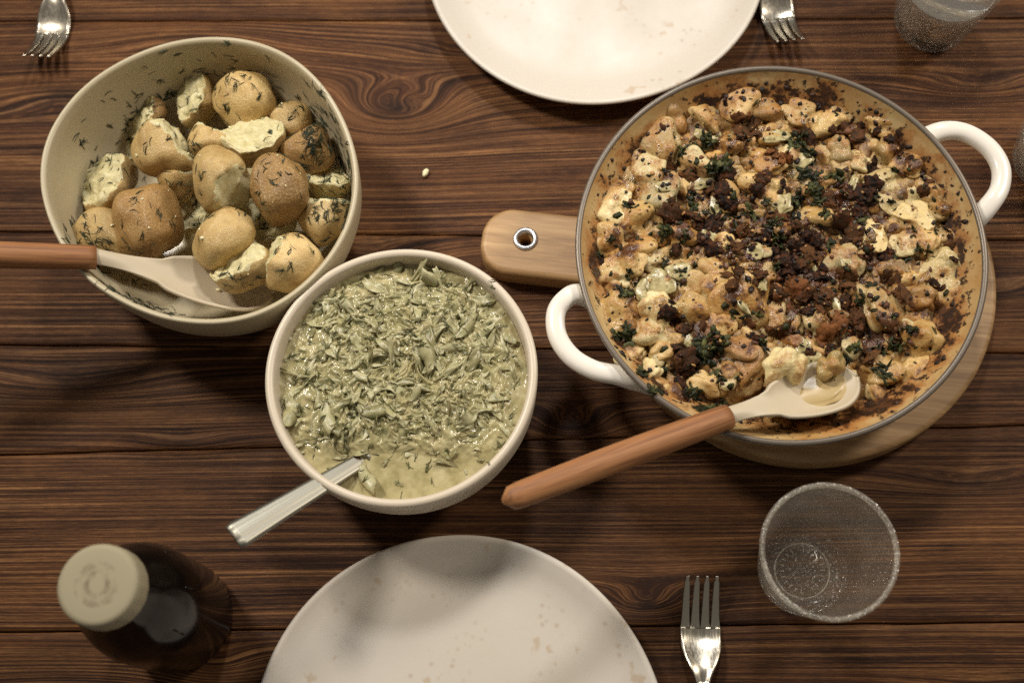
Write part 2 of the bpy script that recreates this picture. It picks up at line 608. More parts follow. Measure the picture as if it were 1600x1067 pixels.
# food layout in millimetres from the pan centre: x, y, width, depth, turn, tone
RIM= [(1.3, 102.8), (20.5, 99.4), (39.5, 99.8), (56.2, 101.8), (73.0, 102.7), (90.3, 102.7), (107.2, 103.3), (123.6, 104.2), (139.1, 106.3), (154.1, 107.0), (166.1, 107.1), (178.6, 104.5), (188.8, 102.2), (200.0, 99.0), (215.0, 97.8), (229.0, 97.5), (244.2, 97.2), (260.2, 99.8), (274.1, 102.6), (287.1, 106.0), (298.2, 107.4), (310.9, 107.5), (323.1, 107.0), (335.2, 106.7), (347.6, 105.4)]
F= [(-62,99,21,21,0,'b'),(-72,80,31,21,-5,'g'),(-79,61,26,26,0,'p'),(-104,38,23,25,0,'p'),(-51,66,24,17,5,'p'),(-58,50,11,13,0,'g'),(-40,101,14,28,0,'g'),(-6,47,22,20,0,'g'),(-74,45,26,20,0,'p'),(-91,24,26,23,0,'o'),(-59,19,17,19,0,'o'),(-33,9,12,15,0,'g'),(-1,66,18,16,0,'o'),(46,75,16,16,0,'g'),(36,73,10,12,0,'g'),(61,68,13,14,0,'p'),(47,62,11,12,0,'g'),(32,28,21,15,-10,'o'),(59,12,25,21,-25,'c'),(22,57,8,9,0,'p'),(-4,41,15,15,0,'g'),(44,-5,19,19,0,'p'),(82,44,32,26,-30,'c'),(92,30,22,20,0,'c'),(91,64,19,18,0,'g'),(103,45,19,19,0,'g'),(96,9,16,17,0,'g'),(84,7,17,16,0,'p'),(81,75,18,15,0,'o'),(103,70,15,16,0,'g'),(106,-12,25,24,10,'c'),(109,-27,23,10,5,'g'),(64,-38,27,19,-45,'g'),(91,-30,17,16,0,'b'),(88,-57,20,21,0,'o'),(61,-74,20,24,0,'o'),(84,-79,23,20,15,'g'),(45,-62,13,12,0,'p'),(80,-48,9,7,0,'p'),(59,-89,13,13,0,'g'),(-28,-30,32,31,-30,'o'),(-43,-26,16,17,0,'g'),(-5,-11,11,10,0,'g'),(-7,5,10,8,0,'p'),(23,-46,17,14,-10,'p'),(1,-42,7,7,0,'p'),(7,-58,10,10,0,'r'),(-18,-10,13,9,-10,'b'),(-29,-62,26,14,-45,'b'),(-48,-85,17,15,0,'g'),(-35,-79,13,18,0,'p'),(-23,-76,18,22,0,'b'),(-67,-95,16,17,0,'g'),(-54,-39,25,15,5,'o'),(-76,-64,12,13,0,'p'),(-102,-35,28,24,-10,'o'),(-79,-35,19,21,0,'p'),(-82,-50,21,17,0,'p'),(-66,-12,17,18,0,'p'),(-105,-16,21,12,-10,'p'),(-40,-43,16,17,0,'g'),(-97,-4,23,21,0,'g'),(-76,-62,14,14,0,'g'),(-96,-63,17,16,0,'p'),(-55,-23,19,18,0,'g'),(-109,11,19,20,0,'g'),(-78,-1,13,13,0,'p'),(-19,110,27,18,0,'g'),(23,106,21,15,0,'g'),(58,109,26,20,0,'g'),(40,96,19,17,0,'g'),(2,104,19,16,0,'b'),(78,96,20,18,0,'o'),(-85,-77,14,15,0,'p'),(-78,-85,12,11,0,'g'),(12,-77,4,4,0,'g'),(-87,6,17,16,0,'o'),(-42,-8,14,13,0,'g'),(-26,-17,12,11,0,'o'),(22,25,12,11,0,'g'),(74,-11,14,13,0,'b'),(111,13,12,16,0,'o'),(109,31,14,16,0,'g'),(78,-27,14,13,0,'b'),(47,-22,11,11,0,'b'),(17,73,13,12,0,'p')]
D= [(-31,53,14,15,0,'k'),(-35,41,12,13,0,'k'),(-27,37,10,15,0,'k'),(-31,61,15,11,0,'k'),(-63,29,17,15,0,'d'),(-52,27,15,13,0,'d'),(-42,23,15,13,0,'k'),(-46,13,11,12,0,'k'),(-41,7,11,10,0,'k'),(-10,46,9,8,0,'k'),(-5,50,10,11,0,'d'),(-5,15,18,12,10,'k'),(-12,10,10,10,0,'k'),(12,7,18,11,0,'k'),(4,-2,16,14,0,'k'),(13,-9,16,13,0,'k'),(20,-2,14,15,0,'d'),(29,-9,11,18,0,'k'),(10,-22,18,15,0,'r'),(-4,-27,15,12,0,'d'),(3,-30,16,12,0,'r'),(17,-28,16,13,0,'d'),(28,-31,12,17,0,'d'),(-2,-50,14,13,0,'d'),(12,69,11,9,0,'r'),(2,71,10,9,0,'r'),(9,45,8,11,0,'k'),(36,41,12,13,0,'d'),(39,31,11,11,0,'r'),(54,43,12,16,0,'k'),(46,24,16,13,0,'d'),(50,13,12,13,0,'d'),(67,62,10,12,0,'k'),(65,52,11,15,0,'k'),(65,42,8,11,0,'k'),(59,31,14,11,0,'k'),(79,80,15,13,0,'k'),(72,87,9,9,0,'k'),(95,53,9,8,0,'k'),(96,44,9,9,0,'d'),(124,19,7,16,0,'k'),(121,12,6,7,0,'k'),(124,4,5,8,0,'k'),(110,6,10,15,0,'d'),(116,24,5,7,0,'k'),(117,-5,12,11,0,'k'),(69,-4,9,16,0,'k'),(73,-18,12,10,0,'d'),(78,-31,9,17,0,'d'),(45,-35,14,17,0,'d'),(43,-18,12,15,0,'d'),(36,-46,16,12,0,'r'),(49,-44,10,12,0,'d'),(26,-56,16,11,0,'r'),(29,-63,10,9,0,'k'),(55,-67,10,15,0,'d'),(72,-53,9,13,0,'d'),(-68,-38,13,11,-30,'k'),(-50,-47,15,8,15,'d'),(-61,-51,10,12,0,'d'),(-65,-68,18,17,0,'d'),(-61,-79,14,15,0,'k'),(-60,-90,12,11,0,'k'),(-31,-24,8,8,0,'d'),(-28,-15,16,8,0,'d'),(-22,-45,7,11,0,'d'),(-16,-54,10,9,0,'k'),(13,-67,14,9,0,'d'),(31,-69,8,9,0,'k'),(-41,48,8,8,0,'d'),(-54,58,12,11,0,'d'),(-64,64,17,7,0,'d'),(-18,86,14,12,0,'d'),(-7,90,13,12,0,'d'),(-16,95,11,9,0,'r'),(30,85,15,10,0,'d'),(48,89,13,10,0,'d'),(63,94,13,12,0,'k'),(56,85,13,10,0,'d'),(-85,75,10,7,0,'k'),(42,118,6,9,-30,'k'),(46,116,9,6,-15,'k'),(53,113,10,7,-20,'k'),(64,108,9,4,-15,'k'),(-32,131,11,6,30,'k'),(-20,134,5,5,0,'d'),(-79,100,5,12,-20,'k'),(-88,78,6,10,-20,'k'),(-81,94,4,8,0,'d'),(80,97,14,6,-20,'d'),(90,89,13,7,-40,'d'),(95,79,11,8,-50,'d'),(101,73,8,7,0,'k'),(113,53,8,18,-20,'d'),(-114,-3,7,10,0,'k'),(-112,1,5,13,0,'d'),(-117,-29,3,10,0,'k'),(108,-53,4,7,0,'k'),(108,-61,4,5,0,'k'),(103,-21,14,6,0,'k'),(-66,5,10,11,0,'d'),(-25,5,10,11,0,'d'),(-18,18,9,13,0,'d'),(3,29,11,10,0,'d'),(13,18,12,10,0,'d'),(25,13,14,11,0,'k'),(5,-13,11,10,0,'k'),(-10,-17,12,11,0,'d'),(19,-39,12,9,0,'k'),(59,0,11,9,0,'k')]
P= [(-38,82,11,11,0,'-'),(-48,80,8,10,0,'-'),(-32,62,17,14,0,'-'),(-39,61,11,9,0,'-'),(21,77,19,15,0,'-'),(28,71,11,16,0,'-'),(24,57,13,12,0,'-'),(17,41,12,12,0,'-'),(29,41,10,12,0,'-'),(-93,35,6,9,30,'-'),(-88,-17,7,6,0,'-'),(-94,-13,6,6,0,'-'),(-98,-26,10,10,0,'-'),(-101,-56,14,11,0,'-'),(-95,-51,10,8,0,'-'),(82,58,11,6,0,'-'),(69,40,6,5,0,'-'),(88,18,6,4,0,'-'),(94,2,9,8,0,'-'),(71,-61,12,11,0,'-'),(61,-79,6,17,0,'-'),(61,-63,10,8,0,'-'),(37,-69,12,13,0,'-'),(43,-63,8,9,0,'-'),(-47,-62,18,16,0,'-'),(-51,-68,16,15,0,'-'),(-41,-58,14,13,0,'-'),(-41,-81,9,9,0,'-'),(-41,-56,10,7,0,'-'),(-58,-91,10,11,0,'-'),(-45,-97,7,8,0,'-'),(-38,-96,6,8,0,'-'),(-53,-102,12,6,0,'-'),(-15,-60,12,7,0,'-'),(-31,-43,6,4,20,'-'),(-15,-42,6,5,0,'-'),(-62,-15,7,11,0,'-'),(-71,-7,7,8,0,'-'),(-70,17,8,11,-40,'-'),(-59,12,7,9,0,'-'),(-50,35,9,8,0,'-'),(-53,45,8,8,0,'-'),(-42,32,8,6,0,'-'),(-59,72,7,7,0,'-'),(-24,25,7,9,0,'-'),(-13,30,8,9,0,'-'),(-1,20,12,9,0,'-'),(4,9,14,11,0,'-'),(39,57,8,9,0,'-'),(27,45,11,10,0,'-'),(45,54,9,8,0,'-'),(30,25,7,8,0,'-'),(1,-9,9,7,0,'-'),(57,24,8,8,0,'-'),(76,36,6,4,0,'-'),(58,-24,9,7,40,'-'),(50,-31,6,10,-30,'-'),(69,-44,6,4,0,'-'),(80,-53,10,7,0,'-'),(26,-82,8,7,0,'-'),(-82,-93,10,9,0,'-'),(-88,-81,10,10,0,'-'),(-75,-75,7,6,0,'-'),(-105,8,5,8,0,'-'),(-112,2,6,6,0,'-'),(-4,36,7,6,0,'-'),(14,27,7,6,0,'-'),(36,7,8,7,0,'-'),(83,-3,7,6,0,'-')]
C= [(-34,87,11,10,0,'-'),(10,86,17,6,-20,'-'),(3,82,13,5,0,'-'),(-75,-19,16,15,-40,'-'),(-84,-25,11,18,0,'-'),(-63,-12,14,11,0,'-'),(-14,3,14,10,0,'-'),(-69,46,13,9,0,'-'),(21,69,15,12,0,'-'),(-36,37,8,13,0,'-'),(19,-69,16,7,0,'-'),(13,-61,10,11,0,'-'),(-89,-68,10,13,0,'-'),(25,-7,4,18,0,'-'),(47,29,8,7,0,'-')]


# ------------------------------------------------------------------ table of planks
random.seed(4)
table = add('dining_table', None, None, 'dark brown stained wooden table made of brushed planks', 'table')
SEAMS = [(.62, 0), (.3900, -.01), (.2532, -.012), (.0780, -.020), (-.0052, -.0165), (-.0690, .024), (-.1905, .007), (-.335, .0), (-.50, 0)]
KNOTS = [(-.084, .180, .040, .040, .021), (-.075, .186, -.010, .012, .007), (.0405, -.0594, .016, .026, .012), (-.2202, -.0696, .006, .030, .007), (.0853, -.177, .014, .03, .012),
         (-.1897, -.2139, .012, .03, .012), (.335, .190, .012, .05, .012), (-.33, .195, -.016, .07, .016), (-.10, .062, .012, .05, .012), (.29, -.24, .014, .06, .014),
         (.30, -.10, .010, .06, .010), (-.02, .225, .010, .06, .01), (-.30, -.03, .012, .08, .014), (-.24, .24, -.012, .06, .012), (-.28, -.23, -.016, .10, .018), (.32, .03, .014, .07, .012)]
X0, X1 = -.62, .62
for i in range(len(SEAMS) - 1):
    (a1, b1), (a0, b0) = SEAMS[i], SEAMS[i + 1]
    nx = 310
    ny = max(10, int((a1 - a0) / .003))
    off = random.uniform(0, 50)
    zt = random.uniform(-.0005, .0004)
    verts, uvs, kn = [], [], []
    ys = [0, .0012, .003] + list(np.linspace(.006, 1, ny)[1:-1]) 
    rows = []
    W_ = lambda x: (a1 + b1 * x - .0006) - (a0 + b0 * x + .0006)
    ts = np.concatenate([[0, .0], np.linspace(0, 1, ny), [1., 1.]])
    for r_, t in enumerate(ts):
        row = []
        for k in range(nx + 1):
            x = X0 + (X1 - X0) * k / nx
            wob = .0006 * mn.noise((x * 30, i * 9.3, 0))
            wob2 = .0006 * mn.noise((x * 30, (i + 1) * 9.3, 0))
            yl, yh = a0 + b0 * x + .0004 + wob2, a1 + b1 * x - .0004 + wob
            inset = .0009
            if r_ == 0: y, z = yl, -.022
            elif r_ == 1: y, z = yl, -.0008
            elif r_ == len(ts) - 1: y, z = yh, -.022
            elif r_ == len(ts) - 2: y, z = yh, -.0008
            else: y, z = yl + inset + t * (yh - yl - 2 * inset), 0.0
            f = y
            kk = 0.0
            for (kx, ky, am, wx, wy) in KNOTS:
                if abs(kx - x) < .35:
                    dx, dy = (x - kx), (y - ky)
                    e = math.exp(-(dx * dx) / (wx * wx) - (dy * dy) / (wy * wy))
                    f += am * e + am * .25 * math.exp(-(dx * dx) / (9 * wx * wx) - (dy * dy) / (9 * wy * wy))
                    kk = max(kk, (1 if abs(am) > .013 else .5) * math.exp(-(dx * dx) / (.09 * wx * wx) - (dy * dy) / (.12 * wy * wy)))
            f += .0028 * mn.noise((x * 3.0, y * 9, i * 3.1)) + .0007 * mn.noise((x * 14.0, y * 25, i * 3.1))
            row.append(len(verts))
            verts.append((x, y, z + (zt if z > -.02 else 0)))
            uvs.append((x + off, f + off * .37))
            kn.append(kk * .85)
        rows.append(row)
    faces = []
    for r0, r1 in zip(rows[:-1], rows[1:]):
        for k in range(nx):
            faces.append((r0[k], r0[k + 1], r1[k + 1], r1[k]))
    me = make_mesh('plank', verts, faces, M['plank'])
    uvl = me.uv_layers.new(name='UVMap')
    li = np.empty(len(me.loops), dtype=np.int32)
    me.loops.foreach_get('vertex_index', li)
    uvl.data.foreach_set('uv', np.array(uvs, dtype=np.float32)[li].ravel())
    fattr(me, 'knot', kn)
    tone = [.60, .55, .66, .56, .46, .46, .44, .40][i]  # plank tones differ; lower ones darkened further, light falloff put into the wood colour
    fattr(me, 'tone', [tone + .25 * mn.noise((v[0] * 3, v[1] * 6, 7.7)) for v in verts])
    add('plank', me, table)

# ------------------------------------------------------------------ plates
def make_plate(loc, label, rot):
    Rr = .1255
    prof = [(0, .0022), (.055, .0022), (.057, 0), (.064, 0), (.068, .003), (.100, .0075), (.118, .0135), (Rr, .0172), (Rr + .0006, .0190), (Rr - .0012, .0199),
            (Rr - .0035, .0190), (.1150, .0150), (.108, .0118), (.098, .0094), (.084, .0082), (.06, .0077), (0, .0074)]
    def rad(t, r, z):
        return r * (1 + .006 * math.sin(2 * t + .7) + .003 * math.sin(5 * t))
    v, f = revolve(prof, 160, rad)
    v = [(x, y, z + (.0007 * math.sin(3 * math.atan2(y, x) + 1) if x * x + y * y > .01 else 0)) for x, y, z in v]
    o = add('dinner_plate', make_mesh('dinner_plate', v, f, M['plate']), None, label, 'plate', 'stoneware dinner plates')
    o.location = loc
    o.rotation_euler = (0, 0, rot)
    return o

make_plate((.0625, .2961, .0003), 'speckled off-white stoneware plate cut off by the top edge, behind the casserole', .4)
make_plate((-.0319, -.2607, .0003), 'beige stoneware plate cut off by the bottom edge, below the cabbage bowl', 2.1)

# ------------------------------------------------------------------ cutting board
BC = Vector((.195, .040, .0))
ax = math.atan2(.066 - .040, .000 - .195)
board = thing('cutting_board', 'round wooden serving board with eyelet handle under the casserole', 'board', BC, ax)
def board_curve():
    cu = bpy.data.curves.new('board_outline', 'CURVE')
    cu.dimensions = '2D'
    cu.fill_mode = 'BOTH'
    Rb, hw, L = .1265, .0195, .2135
    pts = []
    a0 = math.asin((hw + .014) / Rb)
    for k in range(97):
        a = a0 + (2 * math.pi - 2 * a0) * k / 96
        pts.append((Rb * math.cos(a), Rb * math.sin(a)))
    xs = Rb * math.cos(a0)
    # neck fillet then handle (fourth quadrant first because we end at -a0)
    neck = [(xs + .006, -hw - .0085), (xs + .014, -hw - .004), (xs + .026, -hw - .0008)]
    endc = .017
    hand = [(L - endc - .012, -hw - .0008)]
    for k in range(9):
        a = -math.pi / 2 + (math.pi / 2) * k / 8
        hand.append((L - endc + endc * math.cos(a), -hw + endc + endc * math.sin(a) - .0008))
    lower = neck + hand
    upper = [(x, -y) for x, y in reversed(lower)]
    pts += lower + upper
    sp = cu.splines.new('POLY')
    sp.points.add(len(pts) - 1)
    for p, q in zip(sp.points, pts):
        p.co = (q[0], q[1], 0, 1)
    sp.use_cyclic_u = True
    hx = EYE[0]
    sp = cu.splines.new('POLY')
    sp.points.add(31)
    for k, p in enumerate(sp.points):
        a = -2 * math.pi * k / 32
        p.co = (hx + .0078 * math.cos(a), EYE[1] + .0078 * math.sin(a), 0, 1)
    sp.use_cyclic_u = True
    cu.extrude = .0062
    cu.bevel_depth = .0038
    cu.bevel_resolution = 3
    o = bpy.data.objects.new('tmp', cu)
    COL.objects.link(o)
    bpy.context.view_layer.update()
    me = bpy.data.meshes.new_from_object(o.evaluated_get(bpy.context.evaluated_depsgraph_get()))
    bpy.data.objects.remove(o)
    return me
_e = Matrix.Rotation(-ax, 3, 'Z') @ (Vector((.0097, .0668, 0)) - BC)
EYE = (_e.x, _e.y)
me = board_curve()
me.materials.clear()
me.materials.append(M['board'])
bo = add('board_body', me, board)
bo.location.z = .0102
v, f = revolve([(.0047, 0), (.0047, .0196), (.0052, .0208), (.0066, .0214), (.0080, .0210), (.0086, .0202), (.0076, .0201), (.0076, 0), (.0047, 0)], 40)
ey = add('eyelet', make_mesh('eyelet', v, f, mat_steel('eyelet_steel', (205, 205, 205), .3)), board)
ey.location = (EYE[0], EYE[1], .0004)

# ------------------------------------------------------------------ braiser pot
PC = Vector((.171, .0369, .0206))
pot = thing('casserole_pan', 'shallow white enamelled round pan with two loop handles, holding baked gratin', 'pan', PC)
RP = .129
v, f = revolve([(0, 0), (.088, 0), (.096, .002), (.106, .010), (.1145, .022), (.1215, .036), (.1265, .047), (RP - .0002, .0515), (RP, .0530)], 128)
add('outer_wall', make_mesh('outer_wall', v, f, M['enamel']), pot)
v, f = revolve([(RP, .0530), (RP + .0002, .0545), (RP - .0006, .0555), (RP - .0024, .0556), (RP - .0034, .0548), (RP - .0036, .0538)], 128)
add('rim', make_mesh('rim', v, f, M['iron']), pot)
prof = [(RP - .0036, .0538), (.1232, .050), (.1195, .0455), (.1160, .041), (.1120, .0365), (.1075, .032), (.1010, .026), (.092, .018), (.080, .009), (.06, .006), (0, .006)]
pp = []
for (r0, z0), (r1, z1) in zip(prof[:-1], prof[1:]):
    n_ = 4 if r0 > .1 else 2
    for k in range(n_):
        pp.append((r0 + (r1 - r0) * k / n_, z0 + (z1 - z0) * k / n_))
pp.append(prof[-1])
v, f = revolve(pp, 160)
me = make_mesh('inner_wall', v, f, M['pot_in'])
st = []
for x, y, z in v:
    r = math.hypot(x, y)
    t = 1 - sstep(.040, .0535, z)
    a = math.atan2(y, x)
    st.append(float(.05 + .8 * t + .45 * mn.noise((math.cos(a) * 2.2, math.sin(a) * 2.2, 3.3)) + .5 * mn.noise((math.cos(a) * 9, math.sin(a) * 9, z * 60))))
fattr(me, 'stain', st)
add('inner_wall', me, pot)
def loop_handle(pts, label=None):
    P = [Vector(p) - PC for p in pts]
    path = catmull([tuple(p) for p in P], 10)
    n = len(path)
    ra = [.0061 + .0030 * (abs(2 * i / (n - 1) - 1) ** 4) for i in range(n)]
    rb = [.0052 + .0012 * (abs(2 * i / (n - 1) - 1) ** 3) for i in range(n)]
    v, f = sweep(path, ra, rb, 18, power=2.3)
    return add('loop_handle', make_mesh('loop_handle', v, f, M['enamel']), pot)
zh = .0655
loop_handle([(.0560, .0120, .0450), (.0470, .0105, .0600), (.0385, .0082, zh), (.0297, -.0020, zh), (.0300, -.0180, zh), (.0385, -.0320, zh), (.0520, -.0408, zh), (.0670, -.0440, zh - .001), (.0770, -.0450, .0590), (.0860, -.0420, .0450)])
loop_handle([(.2640, .1140, .0450), (.2740, .1185, .0600), (.2860, .1215, zh), (.3000, .1195, zh), (.3130, .1090, zh), (.3190, .0950, zh), (.3170, .0805, zh), (.3095, .0690, zh), (.3010, .0610, .0600), (.2910, .0565, .0450)])

# ------------------------------------------------------------------ cauliflower gratin
GC = Vector((PC.x, PC.y, 0))
gratin = thing('cauliflower_gratin', 'browned cauliflower gratin with dark crumbs and parsley filling the white pan', 'gratin', (GC.x, GC.y, PC.z))
ZB = .0590 - PC.z      # average food level inside the pan
def pool(x, y):        # scooped place near the spoon, low and saucy
    a = math.exp(-((x - .010) / .055) ** 2 - ((y + .103) / .017) ** 2)
    b = .8 * math.exp(-((x - .070) / .030) ** 2 - ((y + .080) / .016) ** 2)
    c = .55 * math.exp(-((x - .105) / .012) ** 2 - ((y + .050) / .030) ** 2)
    return min(1, a + b + c)
def dark(x, y):
    d = 0
    for (cx_, cy_, s_, w_) in ((.010, -.005, .045, 1), (.055, .030, .03, .8), (-.035, .035, .035, .7), (.055, -.040, .035, .8), (-.045, -.055, .022, .7), (.0, .06, .04, .25)):
        d = max(d, w_ * math.exp(-((x - cx_) ** 2 + (y - cy_) ** 2) / s_ ** 2))
    return d
def floret_mesh(seed, cut=False):
    rnd = np.random.RandomState(seed)
    P, F = ico(4)
    P = P.copy()
    d1 = rnd.normal(size=(11, 3)); d1 /= np.linalg.norm(d1, axis=1)[:, None]
    d2 = rnd.normal(size=(70, 3)); d2 /= np.linalg.norm(d2, axis=1)[:, None]
    c1 = (P @ d1.T).max(axis=1); c2 = (P @ d2.T).max(axis=1)
    r = .66 + .27 * sstep(.62, 1, c1) + .07 * sstep(.94, 1, c2) + .03 * nz(P, 5, seed) + .34 * nz(P, 1.2, seed * 1.7)
    r *= 1 - .28 * sstep(-.2, -.9, P[:, 2]) + .12 * nz(P, 1.1, seed + 3)
    Q = P * r[:, None]
    top = sstep(.1, .9, Q[:, 2])
    Q[:, 2] *= .85
    if cut:
        n = np.array([.25, .15, .95]); n /= np.linalg.norm(n)
        d = Q @ n
        m = d > .28
        ridge = .05 * np.sin(9 * np.arctan2(Q[:, 1] + .7, Q[:, 0])) * (np.abs(Q[:, 0]) < .6)
        Q[m] -= n * (d[m] - .28)[:, None] * .80
        Q[m] += n * (1.6 * ridge[m] + .14 * nz(Q[m], 2.4, seed) + .05 * nz(Q[m], 7, seed))[:, None]
        top = np.where(m, .15, top)
    me = make_mesh('floret', Q, F, M['floret'])
    fattr(me, 'top', top)
    return me
FM = [floret_mesh(11 + i) for i in range(8)]
FCUT = [floret_mesh(41 + i, True) for i in range(4)]
TONES = {'g': (206, 172, 112), 'p': (220, 202, 150), 'o': (196, 156, 90), 'b': (146, 108, 64), 'c': (208, 184, 126), 'r': (136, 70, 38)}
rng = random.Random(5)
florets = []
def put_floret(x, y, w, h, ang, t, zoff=0, parent=gratin, name='floret'):
    me = rng.choice(FCUT if t == 'c' else FM)
    o = add(name, me, parent)
    hz = min(w, h) * .5
    d = 1 - pool(x, y)
    o.location = (x, y, ZB - .0026 - .006 * (1 - d) + zoff)
    sq = Matrix.Rotation(R(ang), 4, 'Z') @ Matrix.Diagonal((w * .76, h * .76, hz * .95, 1))
    tilt = Matrix.Rotation(rng.uniform(0, 6.28), 4, 'Z')
    if t != 'c':
        tilt = Matrix.Rotation(rng.uniform(-.7, .7), 4, 'X') @ Matrix.Rotation(rng.uniform(-.7, .7), 4, 'Y') @ tilt
    o.matrix_local = Matrix.Translation(o.location) @ sq @ tilt
    c = TONES[t]
    j = rng.uniform(.74, 1.04)
    o.color = lin(*[min(255, q * j) for q in c])
    florets.append((x, y, max(w, h) * .5))
    return o
for (x, y, w, h, a, t) in F:
    put_floret(x / 1000, y / 1000, w / 1000, h / 1000, a, t)
for k in range(900):
    a, r = rng.uniform(0, 6.283), .108 * math.sqrt(rng.random())
    x, y = r * math.cos(a), r * math.sin(a)
    if pool(x, y) > .35: continue
    w = rng.uniform(.007, .019)
    if all((x - q[0]) ** 2 + (y - q[1]) ** 2 > (q[2] * .72 + w * .3) ** 2 for q in florets):
        dk = dark(x, y)
        put_floret(x, y, w, w * rng.uniform(.7, 1.2), rng.uniform(0, 180), rng.choice('bbrbo' if dk > .5 else 'ggoobb'), -.0030)

nr, na = 130, 280
FA = np.array(florets)
rr_ = np.repeat(.1135 * np.arange(1, nr + 1) / nr, na)
aa_ = np.tile(2 * math.pi * np.arange(na) / na, nr)
gx, gy = np.concatenate([[0], rr_ * np.cos(aa_)]), np.concatenate([[0], rr_ * np.sin(aa_)])
swell = np.zeros(len(gx))
for (fx, fy, fr) in FA:
    d2 = ((gx - fx) ** 2 + (gy - fy) ** 2) / (fr * 1.22) ** 2
    swell = np.maximum(swell, np.where(d2 < 1, (1 - d2) ** .7 * fr * .37, 0))
verts, zone, pl = [], [], []
for x, y, sw in zip(gx, gy, swell):
    pl_ = pool(x, y)
    r = math.hypot(x, y)
    lump = .0040 * mn.noise((x * 70, y * 70, 1.1)) + .0030 * mn.noise((x * 150, y * 150, 5.1)) + .0016 * mn.noise((x * 380, y * 380, 2.1)) + .0008 * mn.noise((x * 900, y * 900, 6.1))
    z = ZB - .0054 - .007 * pl_ + (lump + sw) * (1 - .85 * pl_) + .003 * math.cos(r / .1135 * 1.4)
    verts.append((x, y, z))
    zone.append(dark(x, y))
    pl.append(pl_)
faces = [(0, 1 + k, 1 + (k + 1) % na) for k in range(na)]
for i in range(nr - 1):
    o = 1 + i * na
    for k in range(na):
        k2 = (k + 1) % na
        faces.append((o + k, o + na + k, o + na + k2, o + k2))
me = make_mesh('sauce', verts, faces, M['gratin'])
fattr(me, 'zone', zone)
fattr(me, 'pool', [float(sstep(.3, .7, p)) for p in pl])
add('sauce', me, gratin)

def chunk_mesh(seed):
    P, Fc = ico(3)
    r = 1 + .6 * nz(P, 1.4, seed) + .42 * nz(P, 3.4, seed + 1) + .25 * nz(P, 8, seed + 2)
    Q = P * r[:, None]
    Q[:, 2] *= .6
    return make_mesh('crumb', Q, Fc, M['crumb'])
CM = [chunk_mesh(3.7 * i + 1) for i in range(9)]
CT = {'k': (24, 17, 11), 'd': (66, 44, 23), 'r': (98, 63, 34)}

bpy.context.view_layer.update()
dg = bpy.context.evaluated_depsgraph_get()
def drop(x, y, z0=.3):
    ok, loc, nrm, i_, ob, m_ = scene.ray_cast(dg, Vector((x, y, z0)), Vector((0, 0, -1)))
    return (loc, nrm, ob) if ok else (None, None, None)

new = []
for (x, y, w, h, a, t) in D:
    x, y, w, h = x / 1000, y / 1000, w / 1000, h / 1000
    rl = math.hypot(x, y)
    if rl > .106:
        x, y, w, h = x * .112 / rl, y * .112 / rl, w * .55, h * .55
    # each listed dark patch is a cluster of a few chunks
    parts_ = [(0, 0, .8)] if max(w, h) < .009 else [(rng.uniform(-.25, .25), rng.uniform(-.25, .25), .72), (rng.uniform(-.4, .4), rng.uniform(-.4, .4), .5), (rng.uniform(-.5, .5), rng.uniform(-.5, .5), .4)]
    for (ox, oy, s_) in parts_:
        lx, ly = x + ox * w, y + oy * h
        loc, nrm, ob = drop(GC.x + lx, GC.y + ly)
        if loc is None: continue
        q = nrm.to_track_quat('Z', 'X').to_matrix().to_4x4()
        mt = Matrix.Translation(loc - Vector((GC.x, GC.y, PC.z)) + Vector((0, 0, min(w, h) * s_ * .10))) @ q @ Matrix.Rotation(R(a) + rng.uniform(-.5, .5), 4, 'Z') @ Matrix.Diagonal((w * s_ * .62, h * s_ * .62, min(w, h) * s_ * .42, 1)) @ Matrix.Rotation(rng.uniform(0, 6.28) if max(w, h) / min(w, h) < 1.5 else 0, 4, 'Z')
        new.append((mt, t))
for mt, t in new:
    o = add('crumb', rng.choice(CM), gratin)
    o.matrix_local = mt
    j = rng.uniform(.7, 1.35)
    o.color = lin(*[q * j for q in CT[t]])

# parsley leaves: crumpled, lobed little leaves
def leaf_mesh(seed, mat):
    rnd = random.Random(seed)
    n = 15
    vs_, fs = [(0, 0, .05)], []
    lobes = rnd.choice([3, 4, 5])
    ph = rnd.uniform(0, 6)
    for ring, rr in ((1, .5), (2, 1.0)):
        for k in range(n):
            a = 2 * math.pi * k / n
            r = rr * (.62 + .38 * math.cos(lobes * a + ph) * (.4 if ring == 1 else 1) + (rnd.uniform(-.12, .12) if ring == 2 else 0))
            z = .28 * math.sin(3 * a + ph * 2) * rr + rnd.uniform(-.14, .14) * rr
            vs_.append((r * math.cos(a), r * math.sin(a), z))
    for k in range(n):
        k2 = (k + 1) % n
        fs.append((0, 1 + k, 1 + k2))
        fs.append((1 + k, 1 + n + k, 1 + n + k2, 1 + k2))
    m = len(vs_)
    vb = [(x, y, z - .09) for x, y, z in vs_]
    fb = [tuple(reversed([i + m for i in q])) for q in fs]
    rimf = [(1 + n + k, m + 1 + n + k, m + 1 + n + (k + 1) % n, 1 + n + (k + 1) % n) for k in range(n)]
    return make_mesh('parsley_leaf', vs_ + vb, fs + fb + rimf, mat)
LM = [leaf_mesh(60 + i, M['parsley']) for i in range(8)]
bpy.context.view_layer.update()
dg = bpy.context.evaluated_depsgraph_get()
new = []
